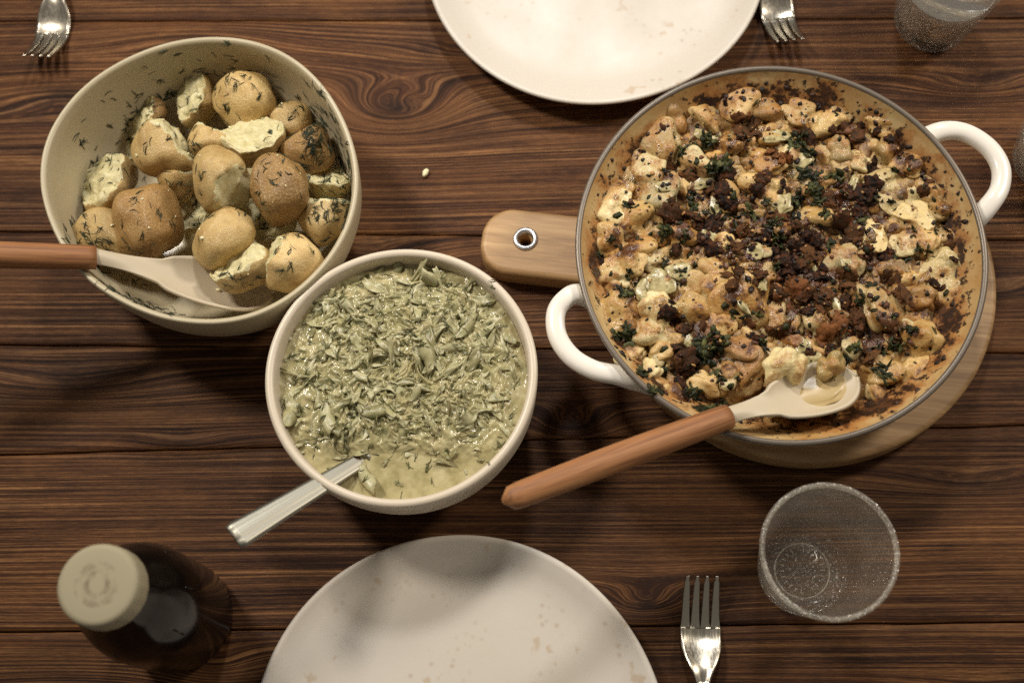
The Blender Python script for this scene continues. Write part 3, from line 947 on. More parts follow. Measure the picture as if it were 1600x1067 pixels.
for (x, y, w, h, a, t) in P:
    x, y, w, h = x / 1000, y / 1000, w / 1000, h / 1000
    big = max(w, h) > .009
    for q_ in range(6 if big else 2):
        lx, ly = (x + rng.uniform(-.35, .35) * w, y + rng.uniform(-.35, .35) * h) if big else (x + rng.uniform(-.3, .3) * w, y + rng.uniform(-.3, .3) * h)
        loc, nrm, ob = drop(GC.x + lx, GC.y + ly)
        if loc is None: continue
        s_ = .45 if big else .62
        q = nrm.to_track_quat('Z', 'X').to_matrix().to_4x4()
        new.append(Matrix.Translation(loc - Vector((GC.x, GC.y, PC.z)) + Vector((0, 0, .0010))) @ q @ Matrix.Rotation(R(a) + rng.uniform(-1, 1), 4, 'Z') @ Matrix.Diagonal((w * s_, h * s_, min(w, h) * s_ * 1.1, 1)))
for mt in new:
    o = add('parsley_leaf', rng.choice(LM), gratin)
    o.matrix_local = mt

# soft pale blobs of cheese and cream
creamm = mat_simple('melted_cheese', lin(206, 200, 158), .25)
creamm.set(Base_Color=creamm.ramp(creamm.noise(creamm.pos(), 260, 3, .6), [(.35, lin(140, 128, 84)), (.6, lin(186, 172, 126))]), Normal=creamm.bump(creamm.noise(creamm.pos(), 420, 4, .65), .2, .0010))
C += [(rng.randint(-95, 60), rng.randint(-70, 95), rng.randint(7, 16), rng.randint(5, 11), rng.randint(0, 180), '-') for _ in range(12)]
C = [q for q in C if math.hypot(q[0], q[1]) < 100 and pool(q[0] / 1000, q[1] / 1000) < .3]
for k, (x, y, w, h, a, t) in enumerate(C):
    x, y, w, h = x / 1000, y / 1000, w / 1000, h / 1000
    loc, nrm, ob = drop(GC.x + x, GC.y + y)
    Pq, Fq = ico(3)
    Q = Pq * (1 + .45 * nz(Pq, 1.6, k * 2.3) + .08 * nz(Pq, 5, k))[:, None]
    o = add('melted_cheese', make_mesh('melted_cheese', Q, Fq, creamm.m), gratin)
    o.matrix_local = Matrix.Translation(loc - Vector((GC.x, GC.y, PC.z + .0006))) @ Matrix.Rotation(R(a), 4, 'Z') @ Matrix.Diagonal((w * .55, h * .55, .0017, 1))

# fine crumbs and herb flecks, too small to pick apart
def scatter(name, n, mat, size, where, colour=None, flat=.5, parent=None, origin=Vector((0, 0, 0)), sub=1, stretch=1.0, label=None, sink=.2):
    bpy.context.view_layer.update()
    global dg
    dg = bpy.context.evaluated_depsgraph_get()
    P0, F0 = ico(sub)
    VV, FF, CC = [], [], []
    o_ = 0
    for k in range(n):
        p = where()
        if p is None: continue
        loc, nrm, ob = drop(p[0], p[1])
        if loc is None: continue
        s_ = rng.uniform(*size) * (rng.random() ** 1.2 * 1.0 + .35)
        q = np.array((nrm.to_track_quat('Z', 'X').to_matrix() @ Matrix.Rotation(rng.uniform(0, 6.28), 3, 'Z')))
        jit = 1 + .55 * np.array([rng.uniform(-1, 1) for _ in range(len(P0))])
        V_ = P0 * jit[:, None] * np.array([s_ * stretch, s_, s_ * flat])
        V_ = V_ @ q.T + np.array(loc - origin) + np.array(nrm) * s_ * flat * (1 - 2 * sink) 
        VV.append(V_)
        FF.append(np.array(F0) + o_)
        o_ += len(P0)
        if colour:
            c = colour(p)
            CC.append(np.tile(np.array(c), (len(P0), 1)))
    me = make_mesh(name, np.concatenate(VV), np.concatenate(FF).tolist(), mat)
    if colour:
        cattr(me, 'tint', np.concatenate(CC))
    o = add(name, me, parent, kind='stuff', label=label)
    return o
fc = NT('fine_crumb')
fc.set(Base_Color=fc.mix(fc.ramp(fc.noise(fc.pos(), 700, 2, .6), [(.4, 0), (.7, .4)]), fc.attr('tint', 'Color'), lin(60, 34, 18)), Roughness=.6)
def in_pot():
    a, r = rng.uniform(0, 6.283), .112 * math.sqrt(rng.random())
    x, y = r * math.cos(a), r * math.sin(a)
    if pool(x, y) > .4 and rng.random() > .08: return None
    return (GC.x + x, GC.y + y)
def in_pot_dark():
    for _ in range(20):
        p = in_pot()
        if p and rng.random() < .12 + dark(p[0] - GC.x, p[1] - GC.y): return p
    return None
pal_d = [(20, 13, 9), (38, 23, 14), (62, 35, 19), (88, 50, 26), (112, 68, 36), (30, 20, 12)]
pal_l = [(196, 158, 96), (176, 128, 68), (150, 90, 44), (186, 142, 82), (104, 60, 30), (204, 176, 120)]
G0 = Vector((GC.x, GC.y, PC.z))
scatter('fine_crumbs', 420, fc.m, (.0006, .0022), in_pot_dark, lambda p: lin(*rng.choice(pal_d))[:3], .6, gratin, G0)
scatter('golden_crumbs', 450, fc.m, (.0004, .0014), in_pot, lambda p: lin(*rng.choice(pal_l))[:3], .5, gratin, G0)
scatter('chopped_parsley', 300, M['parsley'], (.0006, .0020), in_pot, None, .25, gratin, G0, stretch=1.7)
def on_wall():
    a, r = rng.uniform(0, 6.283), rng.uniform(.108, .1235)
    n_ = mn.noise((math.cos(a) * 3, math.sin(a) * 3, r * 60))
    if n_ < rng.uniform(-.3, .5): return None
    return (GC.x + r * math.cos(a), GC.y + r * math.sin(a))
scatter('burnt_specks', 420, fc.m, (.0005, .0017), on_wall, lambda p: lin(*rng.choice(pal_d[:3]))[:3], .35, gratin, G0, stretch=1.4)

# ------------------------------------------------------------------ spoons with silicone heads
def frame(p0, p1, up=(0, 0, 1)):
    x = (Vector(p1) - Vector(p0)).normalized()
    y = Vector(up).cross(x).normalized()
    z = x.cross(y)
    m = Matrix((x, y, z)).transposed().to_4x4()
    m.translation = Vector(p0)
    return m

def spoon_head(L, wmax, depth, neck, neck_r, thick=.0024):
    """x along the head from the handle joint, bowl at the far end."""
    rows = []
    n, m = 46, 21
    for i in range(n):
        s = i / (n - 1)
        x = L * (1 - (1 - s) ** 1.25) if s > .6 else L * (1 - .4 ** 1.25) * s / .6
        u = x / L
        if u < neck:
            t = u / neck
            w = neck_r * (1 - .10 * math.sin(t * math.pi)) + (wmax * .16) * t ** 2.5
            dp = depth * .25 * t ** 2
            cr = neck_r * .8 * (1 - t) ** 1.0
        else:
            t = (u - neck) / (1 - neck)
            w0 = neck_r + wmax * .16
            e = math.sqrt(max(0, 1 - abs((t - .56) / (.56 if t < .56 else .44)) ** 2.4))
            w = max(w0 * (1 - t / .45), 0) * (1 - e) + wmax * e if t < .56 else wmax * e
            w = max(w, .0004)
            dp = depth * (.25 + .75 * math.sin(min(1, t / .9) * math.pi * .55)) * min(1, (1 - t) * 3.2 + .02)
            cr = 0
        row = []
        for j in range(m):
            v_ = 2 * j / (m - 1) - 1
            z = -dp * (1 - abs(v_) ** 2.6) + cr * (1 - v_ * v_)
            row.append((x, w * v_, z))
        rows.append(row)
    return slab(rows, thick)

def make_spoon(name, label, end, joint, tip, L_head, wmax, depth, roll=0.0, droop=0.0, rot_mark=True):
    t = thing(name, label, 'spoon', joint)
    J = Vector(joint)
    # handle
    path = catmull([tuple(Vector(end) - J), tuple((Vector(end) - J) * .5 + Vector((0, 0, .001))), (0, 0, 0)], 14)
    n = len(path)
    rs = []
    for i in range(n):
        s = i / (n - 1)
        r = .0073 + .0013 * math.sin(s * math.pi * .8) - .0004 * s
        if s < .06: r *= math.sqrt(1 - (1 - s / .06) ** 2 * .96)
        rs.append(r)
    v, f = sweep(path, rs, [q * .92 for q in rs], 20)
    # object axes along the handle so the grain follows it
    mf = frame(end, joint)
    inv = (Matrix.Translation(-J) @ mf).inverted()
    v = [tuple(inv @ Vector(p)) for p in v]
    ho = add('handle', make_mesh('handle', v, f, M['spoon_wood']), t)
    ho.matrix_local = Matrix.Translation(-J) @ mf
    v, f = spoon_head(L_head, wmax, depth, .40, .0062)
    so = add('silicone_head', make_mesh('silicone_head', v, f, M['silicone']), t)
    m = frame(joint, tip)
    m = m @ Matrix.Rotation(roll, 4, 'X')
    so.matrix_local = Matrix.Translation(-J) @ m @ Matrix.Translation((-.004, 0, .0012))
    return t

make_spoon('serving_spoon', 'brown wooden handled serving spoon with cream silicone head, resting across the gratin pan', (-.0021, -.1352, .128), (.1306, -.0763, .0840), (.2135, -.0464, .0640), .094, .0165, .012, R(-14))
make_spoon('serving_spoon', 'brown wooden handled serving spoon with cream silicone head, lying in the potato bowl', (-.395, .012, .140), (-.2605, .0302, .0830), (-.1545, .0190, .0440), .116, .0170, .012, R(-14))

# florets lying in the spoon
for (px, py, pz, w, h, t, lab) in ((.1700, -.0415, .0690, .0290, .0260, 'p', 'pale cauliflower floret with browned underside lying in the spoon of the gratin pan'),
                                   (.1975, -.0400, .0670, .0185, .0165, 'b', 'olive brown vegetable chunk in the tip of the spoon of the gratin pan')):
    o = add('cauliflower_floret', FM[1] if t == 'p' else FM[4], None, lab, 'cauliflower')
    o.matrix_world = Matrix.Translation((px, py, pz)) @ Matrix.Rotation(.4, 4, 'Z') @ Matrix.Diagonal((w * .55, h * .55, .0105, 1)) @ Matrix.Rotation(.5, 4, 'X')
    o.color = lin(*(222, 204, 150) if t == 'p' else (150, 126, 74))
# sauce in the spoon
Pq, Fq = ico(4)
ss = mat_simple('spoon_sauce', lin(180, 158, 112), .3)
Q = Pq * (1 + .22 * nz(Pq, 2.2, 4))[:, None]
o = add('spoonful_of_sauce', make_mesh('spoonful_of_sauce', Q, Fq, ss.m), None, 'pool of yellow sauce lying in the bowl of the gratin spoon', 'sauce')
o.matrix_world = frame((.1850, -.0540, .0605), (.2135, -.0440, .0605)) @ Matrix.Rotation(R(-14), 4, 'X') @ Matrix.Diagonal((.0300, .0140, .0030, 1))

# ------------------------------------------------------------------ potato bowl
RIM_T = np.array([q[0] for q in RIM] + [RIM[0][0] + 360]); RIM_R = np.array([q[1] for q in RIM] + [RIM[0][1]]) / 1000
def rim_r(t):
    d = math.degrees(t) % 360
    if d < RIM_T[0]: d += 360
    acc = 0
    for k in (-8, -4, 0, 4, 8):
        dd = d + k
        if dd < RIM_T[0]: dd += 360
        if dd > RIM_T[-1]: dd -= 360
        acc += np.interp(dd, RIM_T, RIM_R)
    return acc / 5
_rr = [rim_r(2 * math.pi * k / 160) for k in range(160)]
BP = Vector((-.2000, .0887, .0003))
def rad(t, r, z):
    w = float(sstep(.0, .055, z))
    k = int(round(t / (2 * math.pi) * 160)) % 160
    return r * (_rr[k] * w + .1005 * (1 - w))
prof = [(0, .0015), (.46, .0015), (.48, 0), (.53, 0), (.60, .0018), (.70, .007), (.81, .0155), (.90, .027), (.955, .041), (.985, .056), (.997, .070), (1.0, .0785), (.995, .0803), (.985, .0808), (.968, .0802), (.958, .0785),
        (.950, .070), (.935, .056), (.90, .041), (.84, .028), (.745, .0175), (.62, .0105), (.45, .0078), (.2, .0070), (0, .0068)]
v, f = revolve(prof, 160, rad)
v = [(x, y, z + .0012 * math.sin(2 * math.atan2(y, x) + .8) * float(sstep(.05, .08, z))) for x, y, z in v]
pbowl = add('serving_bowl', make_mesh('serving_bowl', v, f, M['bowl_cream']), None, 'uneven handmade cream stoneware bowl full of boiled potatoes', 'bowl')
pbowl.location = BP

POT = [
    (-0.2199, 0.1628, 0.045, 0.0277, 0.0358, 'f', (-.5, .1, .7), 'half potato showing pale flesh at the top of the bowl, skin on its right'),
    (-0.1836, 0.158, 0.05, 0.0407, 0.0391, 's', (0, .8, .5), 'skin-on potato with a dark eye, topmost of the heap on the right'),
    (-0.2559, 0.1558, 0.036, 0.028, 0.0351, 'f', (-.6, .1, .6), 'potato with a pale cut side and brown skin, at the upper left of the heap'),
    (-0.2668, 0.1423, 0.026, 0.0163, 0.0258, 'f', (-.3, -.3, .9), 'small flaky sliver of pale potato against the left bowl wall'),
    (-0.2318, 0.1193, 0.058, 0.0382, 0.0393, 'c', (.8, .6, .3), 'tan potato with a torn right edge, left of the small angular piece'),
    (-0.2023, 0.1246, 0.06, 0.0251, 0.0246, 'c', (.3, .9, .2), 'small angular tan potato piece in the upper middle of the heap'),
    (-0.1729, 0.1251, 0.06, 0.0415, 0.0346, 'f', (0, .5, .9), 'potato with a broken bright white top, in the upper right of the heap'),
    (-0.1567, 0.1473, 0.04, 0.032, 0.0291, 's', (0, 0, 1), 'half hidden tan potato behind the one with the white top'),
    (-0.136, 0.1188, 0.05, 0.0357, 0.0348, 's', (0, 0, 1), 'smooth dark brown potato against the right bowl wall'),
    (-0.1224, 0.1006, 0.046, 0.0286, 0.0237, 'f', (.2, .5, .8), 'wedge with greenish pale flesh below the dark brown potato on the right'),
    (-0.1873, 0.0855, 0.072, 0.0386, 0.0424, 'c', (.75, -.6, .2), 'large freckled tan potato in the centre of the heap with a chipped lower right'),
    (-0.1497, 0.0805, 0.072, 0.0393, 0.044, 's', (0, 0, 1), 'round glossy brown potato right of the centre with a torn left edge'),
    (-0.2746, 0.1, 0.046, 0.0402, 0.0405, 'f', (-.5, .2, .75), 'big half potato with pale flesh facing left, leftmost in the bowl'),
    (-0.225, 0.1027, 0.048, 0.027, 0.0266, 'c', (.4, .8, .4), 'small ragged potato piece left of the central freckled one'),
    (-0.2381, 0.0654, 0.055, 0.0418, 0.0485, 's', (0, 0, 1), 'dark brown whole potato with a sprig of dill across it'),
    (-0.1213, 0.0683, 0.056, 0.0322, 0.0356, 'c', (0, .95, .3), 'pale tan potato with a flat cut top at the right rim'),
    (-0.1864, 0.0508, 0.062, 0.0386, 0.0379, 's', (0, 0, 1), 'tan potato with a dimple above the spoon'),
    (-0.173, 0.0337, 0.064, 0.0415, 0.0367, 'f', (-.5, .5, .8), 'broken potato with crumbling flesh lying in the wooden spoon'),
    (-0.1402, 0.0326, 0.066, 0.0413, 0.0365, 'c', (-.9, .3, .2), 'smooth pale tan potato at the lower right of the heap, beside the spoon'),
    (-0.27, 0.0622, 0.044, 0.0432, 0.0355, 's', (0, 0, 1), 'tan potato tucked behind the wooden spoon handle at the left'),
    (-0.165, 0.0759, 0.04, 0.0364, 0.0329, 'f', (0, -.2, 1), 'greenish pale potato flesh wedged deep under the round brown potato'),
    (-0.2209, 0.0882, 0.03, 0.0309, 0.0307, 'f', (0, 0, 1), 'pale potato deep in the gap left of the centre'),
]
SK = {'b': (158, 124, 74), 't': (200, 172, 114), 'l': (210, 184, 128), 'g': (198, 178, 122)}
shade = ['t', 't', 'b', 't', 't', 't', 't', 't', 'b', 'g', 't', 'b', 't', 't', 'b', 'l', 't', 't', 'l', 't', 'g', 'g']
rp = random.Random(9)
for i, (x, y, z, w, h, typ, nv, lab) in enumerate(POT):
    Pq, Fq = ico(5 if typ == 'f' else 4)
    n = np.array(nv, float); n /= np.linalg.norm(n)
    r = 1 + .30 * nz(Pq, .95, i * 3.1) + .05 * nz(Pq, 2.2, i * 1.3) + .008 * nz(Pq, 9, i)
    Q = Pq * r[:, None]
    for q_ in range(4):      # a few flattened sides
        fn = np.array([rp.gauss(0, 1), rp.gauss(0, 1), rp.gauss(0, .8) + .3]); fn /= np.linalg.norm(fn)
        dd = Q @ fn
        lim = rp.uniform(.70, .92)
        Q -= fn[None, :] * (np.maximum(dd - lim, 0) * .6)[:, None]
    cutd = {'f': .16, 'c': .50, 's': 9}[typ]
    d = Q @ n
    e = d - cutd - .16 * nz(Pq, 2.6, i * 5.7) - .06 * nz(Pq, 8, i)
    m = e > 0
    rough = .22 * nz(Q, 1.3, i * 2.2) + .05 * nz(Q, 4, i * 1.1) + .02 * nz(Q, 10, i)
    Q[m] -= (n[None, :] * (e[m] * .88)[:, None])
    Q[m] += n[None, :] * (rough[m] * sstep(0, .12, e[m]))[:, None]
    me = make_mesh('boiled_potato', Q, Fq, M['potato'])
    fattr(me, 'flesh', np.where(m, 1.0, 0.0))
    o = add('boiled_potato', me, None, lab, 'potato', 'boiled potatoes in the cream bowl')
    o.matrix_world = Matrix.Translation((x, y, z)) @ Matrix.Diagonal((w * .54, h * .54, min(w, h) * .52, 1))
    c = SK[shade[i]]
    j = rp.uniform(.9, 1.08)
    o.color = lin(*[min(255, q * j) for q in c])

# sauce puddle in the bowl
pud = mat_simple('milky_puddle', lin(200, 188, 146), .12)
vv, ff = revolve([(0, .0088), (.02, .0088), (.04, .0088), (.052, .0087), (.0565, .0083)], 64, lambda t, r, z: r * (1 + .12 * mn.noise((math.cos(t) * 2, math.sin(t) * 2, 0))))
o = add('milky_puddle', make_mesh('milky_puddle', vv, ff, pud.m), None, 'thin milky puddle on the floor of the potato bowl', 'puddle')
o.location = (BP.x - .004, BP.y - .012, BP.z + .0003)

# ------------------------------------------------------------------ herbs: dill fronds as thin bent blades
def blade(p, d, nrm, L, w, bend, rnd):
    """a bent three sided filament lying on a surface"""
    d = d - nrm * d.dot(nrm)
    if d.length < 1e-6: d = nrm.orthogonal()
    d.normalize()
    s = nrm.cross(d)
    V, Fs = [], []
    k = 5
    for i in range(k):
        t = i / (k - 1)
        c = p + d * (t - .3) * L + s * bend * L * math.sin(t * 3.0) + nrm * (w * .8 + .18 * L * math.sin(t * math.pi) * rnd)
        ww = w * (1 - .75 * abs(t - .4))
        V += [c + s * ww, c - s * ww, c + nrm * ww * 1.1]
    for i in range(k - 1):
        a = i * 3
        for (q0, q1) in ((0, 1), (1, 2), (2, 0)):
            Fs.append((a + q0, a + q1, a + 3 + q1, a + 3 + q0))
    Fs.append((2, 1, 0)); Fs.append((k * 3 - 3, k * 3 - 2, k * 3 - 1))
    return V, Fs

def dill(name, n, where, Lr, wr, mat, allow=None, parent=None, origin=Vector((0, 0, 0)), label=None, cat=None):
    global dg
    bpy.context.view_layer.update()
    dg = bpy.context.evaluated_depsgraph_get()
    VV, FF = [], []
    for k in range(n):
        p = where()
        if p is None: continue
        loc, nrm, ob = drop(*p)
        if loc is None or (allow and not ob.name.startswith(allow)): continue
        a = rng.uniform(0, 6.28)
        m_ = rng.choice([1, 1, 1, 2, 3, 5])
        for q in range(m_):
            aa = a + (rng.uniform(-.9, .9) if q else 0)
            V, Fs = blade(loc - origin, Vector((math.cos(aa), math.sin(aa), rng.uniform(-.3, .3))), nrm, rng.uniform(*Lr), rng.uniform(*wr), rng.uniform(-.25, .25), rng.uniform(0, .25))
            o_ = len(VV)
            VV += V
            FF += [tuple(i + o_ for i in q_) for q_ in Fs]
    return add(name, make_mesh(name, VV, FF, mat), parent, label, cat, None, 'stuff')

def in_pbowl():
    a, r = rng.uniform(0, 6.283), .094 * math.sqrt(rng.random())
    if rng.random() < .5:
        r = rng.uniform(.072, .0965)
        a = rng.choice([rng.uniform(-.5, 2.6), rng.uniform(-.4, .6), rng.uniform(3.2, 5.2)])
    x, y = r * math.cos(a), r * math.sin(a)
    g = mn.noise((x * 30, y * 30, 8.8))
    if g < rng.uniform(-.5, .45): return None
    return (BP.x + x, BP.y + y)
dill('chopped_dill', 1500, in_pbowl, (.0030, .0085), (.00014, .00034), M['dill'], ('boiled_potato', 'serving_bowl', 'milky'), label='dark green chopped dill scattered over potatoes and the bowl wall', cat='dill')
def on_bowl_wall():
    a = rng.choice([rng.uniform(.1, 2.9), rng.uniform(-.7, .9), rng.uniform(3.3, 5.0)])
    r = rng.uniform(.082, .0965) * rim_r(a) / .1005
    x, y = r * math.cos(a), r * math.sin(a)
    if mn.noise((x * 45, y * 45, 3.8)) < rng.uniform(-.45, .3): return None
    return (BP.x + x, BP.y + y)
dill('scattered_dill', 620, on_bowl_wall, (.003, .009), (.00016, .00036), M['dill'], ('serving_bowl',), label='dark green dill fronds stuck to the inner wall of the potato bowl', cat='dill')
def crumbs_at():
    a, r = rng.uniform(0, 6.283), .080 * math.sqrt(rng.random())
    return (BP.x + r * math.cos(a), BP.y + r * math.sin(a))
fl = mat_simple('potato_flake', lin(226, 218, 176), .6)
scatter('potato_flakes', 60, fl.m, (.0004, .0014), crumbs_at, None, .7, None, Vector((0, 0, 0)), label='tiny pale flakes of potato among the boiled potatoes')

# ------------------------------------------------------------------ cabbage bowl
BG = Vector((-.0662, -.0455, .0003))
def rad(t, r, z):
    return r * (1 + .006 * math.sin(2 * t + 1.2) + .003 * math.sin(3 * t))
RG = .0832
prof = [(0, .0018), (.040, .0018), (.042, 0), (.048, 0), (.056, .0022), (.066, .010), (.0745, .022), (.0800, .036), (.0826, .052), (RG, .066), (RG + .0002, .0745), (RG - .0006, .0764), (RG - .0026, .0770), (RG - .0046, .0762), (RG - .0054, .0745),
        (RG - .0062, .066), (.0764, .056), (.0735, .044), (.068, .028), (.058, .016), (.040, .009), (0, .008)]
v, f = revolve(prof, 144, rad)
gbowl = add('serving_bowl', make_mesh('serving_bowl', v, f, M['bowl_white']), None, 'round off-white stoneware bowl of creamed cabbage with a steel spoon in it', 'bowl')
gbowl.location = BG
cab = thing('creamed_cabbage', 'pale green creamed cabbage with dill filling the off-white bowl', 'cabbage', (BG.x, BG.y, BG.z))
ZS = .0615
def mound(x, y):
    r = math.hypot(x, y)
    g = math.exp(-((x - .000) / .066) ** 4 - ((y - .010) / .062) ** 4)
    hole = math.exp(-((x + .004) / .040) ** 2 - ((y + .062) / .020) ** 2)
    return max(0, g - .9 * hole)
verts = [(0, 0, ZS + .006)]
leafy = [.6]
nr, na = 190, 400
for i in range(1, nr + 1):
    r = .0772 * i / nr
    for k in range(na):
        a = 2 * math.pi * k / na
        x, y = r * math.cos(a), r * math.sin(a)
        g = mound(x, y)
        wx = x + .0045 * mn.noise((x * 90, y * 90, 1.7)); wy = y + .0045 * mn.noise((x * 90, y * 90, 9.2))
        fold = (1 - abs(mn.noise((wx * 130, wy * 130, .4))) * 2.2) * .0022 + (1 - abs(mn.noise((wx * 290, wy * 290, 4.4))) * 2.2) * .0012 + .0005 * mn.noise((wx * 800, wy * 800, 2.2))
        verts.append((x, y, ZS + .0008 * min(1, 3 * g) + .0042 * g + fold * min(1, .06 + 1.3 * g)))
        leafy.append(min(1, 1.4 * g) * (.55 + .9 * mn.noise((wx * 150, wy * 150, 7.7))))
faces = [(0, 1 + k, 1 + (k + 1) % na) for k in range(na)]
for i in range(nr - 1):
    o = 1 + i * na
    for k in range(na):
        k2 = (k + 1) % na
        faces.append((o + k, o + na + k, o + na + k2, o + k2))
cs = NT('cabbage_cream')
p = cs.pos()
cc_ = cs.ramp(cs.noise(p, 90, 5, .65), [(.3, lin(140, 130, 88)), (.5, lin(170, 159, 116)), (.7, lin(188, 178, 138))])
lc_ = cs.ramp(cs.noise(p, 170, 5, .68), [(.3, lin(114, 108, 68)), (.48, lin(152, 145, 102)), (.66, lin(186, 180, 140))])
cs.set(Base_Color=cs.mix(cs.ramp(cs.attr('leafy'), [(.15, 0), (.6, 1)]), cc_, lc_), Roughness=.14, Normal=cs.bump(cs.noise(p, 300, 3, .55), .2, .001))
me = make_mesh('cream_sauce', verts, faces, cs.m)
fattr(me, 'leafy', leafy)
add('cream_sauce', me, cab)

def shred_mesh(seed):
    rnd = random.Random(seed)
    nL, nW = 11, 5
    curl = rnd.uniform(.1, .8) * rnd.choice([-1, 1])
    bend = rnd.uniform(-1.5, 1.5)
    tw = rnd.uniform(-1.0, 1.0)
    wid = rnd.uniform(.08, .24)
    rows = []
    x = y = z = 0.0
    ang, pit = -bend / 2, rnd.uniform(-.3, .3)
    ph, fr = rnd.uniform(0, 6), rnd.uniform(4, 9)
    for i in range(nL):
        s = i / (nL - 1)
        ang += bend / nL
        pit += rnd.uniform(-.45, .45)
        pit *= .8
        x += math.cos(ang) / nL; y += math.sin(ang) / nL; z += math.sin(pit) / nL
        w = wid * (.62 + .38 * math.sin(math.pi * (.05 + .9 * s))) * (1 + .22 * math.sin(fr * s + ph))
        t_ = tw * (s - .5)
        sk = rnd.uniform(-.03, .03)
        row = []
        for j in range(nW):
            v_ = 2 * j / (nW - 1) - 1
            lx = w * v_
            lz = curl * .45 * w * (v_ * v_ - .5) + .03 * math.sin(fr * 1.4 * s + 3 * v_ + ph)
            ly = lx * math.cos(t_) - lz * math.sin(t_)
            lz2 = lx * math.sin(t_) + lz * math.cos(t_)
            row.append((x - .5 - ly * math.sin(ang) + sk * v_ + (.10 * v_ * math.sin(ph) if i in (0, nL - 1) else 0), y + ly * math.cos(ang), z + lz2))
        rows.append(row)
    return slab(rows, .030)
SH = [shred_mesh(100 + i) for i in range(20)]
SHM = [make_mesh('cabbage_shred', v, f, M['cabbage']) for v, f in SH]
def shred_pos():
    while True:
        a, r = rng.uniform(0, 6.283), .0745 * math.sqrt(rng.random())
        x, y = r * math.cos(a), r * math.sin(a)
        if rng.random() < .10 + 1.1 * mound(x, y): return x, y
def shred_mat(x, y, lo, hi, lift):
    g = mound(x, y)
    fl = 2.2 * mn.noise((x * 22, y * 22, 4.4))
    L = rng.uniform(lo, hi)
    return Matrix.Translation((x, y, ZS + .0046 * g + lift * (.2 + .8 * g) * rng.random() + .0002)) @ Matrix.Rotation(fl * 2 + rng.uniform(-1.2, 1.2), 4, 'Z') @ Matrix.Rotation(rng.gauss(0, .22), 4, 'X') @ Matrix.Rotation(rng.gauss(0, .18), 4, 'Y') @ Matrix.Diagonal((L, L, L, 1))
for k in range(300):
    x, y = shred_pos()
    o = add('cabbage_shred', rng.choice(SHM), cab)
    o.matrix_local = shred_mat(x, y, .010, .022, .0026)
VV, FF = [], []
for k in range(520):
    x, y = shred_pos()
    v, f = rng.choice(SH)
    m = np.array(shred_mat(x, y, .0045, .0090, .0026))
    V_ = np.array(v) @ m[:3, :3].T + m[:3, 3]
    o_ = len(VV)
    VV += list(V_)
    FF += [tuple(i + o_ for i in q) for q in f]
cm2 = mat_leaf('fine_cabbage', lin(118, 112, 74), lin(152, 146, 104), lin(182, 176, 138), .34, 1.0)
add('chopped_cabbage', make_mesh('chopped_cabbage', VV, FF, cm2.m), cab, kind='stuff')
def in_gbowl():
    x, y = shred_pos() if rng.random() < .6 else (rng.uniform(-.06, .06), rng.uniform(-.06, .06))
    return (BG.x + x, BG.y + y)
dm = mat_leaf('stewed_dill', lin(72, 72, 38), lin(102, 102, 58), lin(128, 126, 78), .4, .6)
dill('dill_fronds', 300, in_gbowl, (.003, .008), (.0002, .0004), dm.m, None, cab, BG)

# ------------------------------------------------------------------ steel serving spoon in the cabbage
sp = thing('steel_spoon', 'flat handled matte steel spoon standing in the bowl of creamed cabbage', 'spoon', (-.0883, -.0944, .0600))
E0 = Vector((-.1553, -.1501, .1040)); E1 = Vector((-.0860, -.0925, .0585))
mf = frame(E0, E1)
Lh = (E1 - E0).length
rows = []
for i in range(24):
    s = i / 23
    x = s * Lh
    w = .0091 - .0042 * s ** .8
    if s < .04: w *= .86 + .14 * s / .04
    row = []
    for j in range(9):
        v_ = 2 * j / 8 - 1
        row.append((x, w * v_, .0005 * math.cos(v_ * 9.4) * (1 - .5 * s) + .0008 * (1 - v_ * v_)))
    rows.append(row)
v, f = slab(rows, .0018)
ho = add('handle', make_mesh('handle', v, f, M['matte_steel']), sp)
ho.matrix_local = Matrix.Translation(-Vector(sp.location)) @ mf
v, f = spoon_head(.055, .0185, .008, .18, .0052, .0012)
so = add('spoon_bowl', make_mesh('spoon_bowl', v, f, M['matte_steel']), sp)
so.matrix_local = Matrix.Translation(-Vector(sp.location)) @ frame(E1 - (E1 - E0).normalized() * .003, E1 + Vector((.04, .03, -.012)))

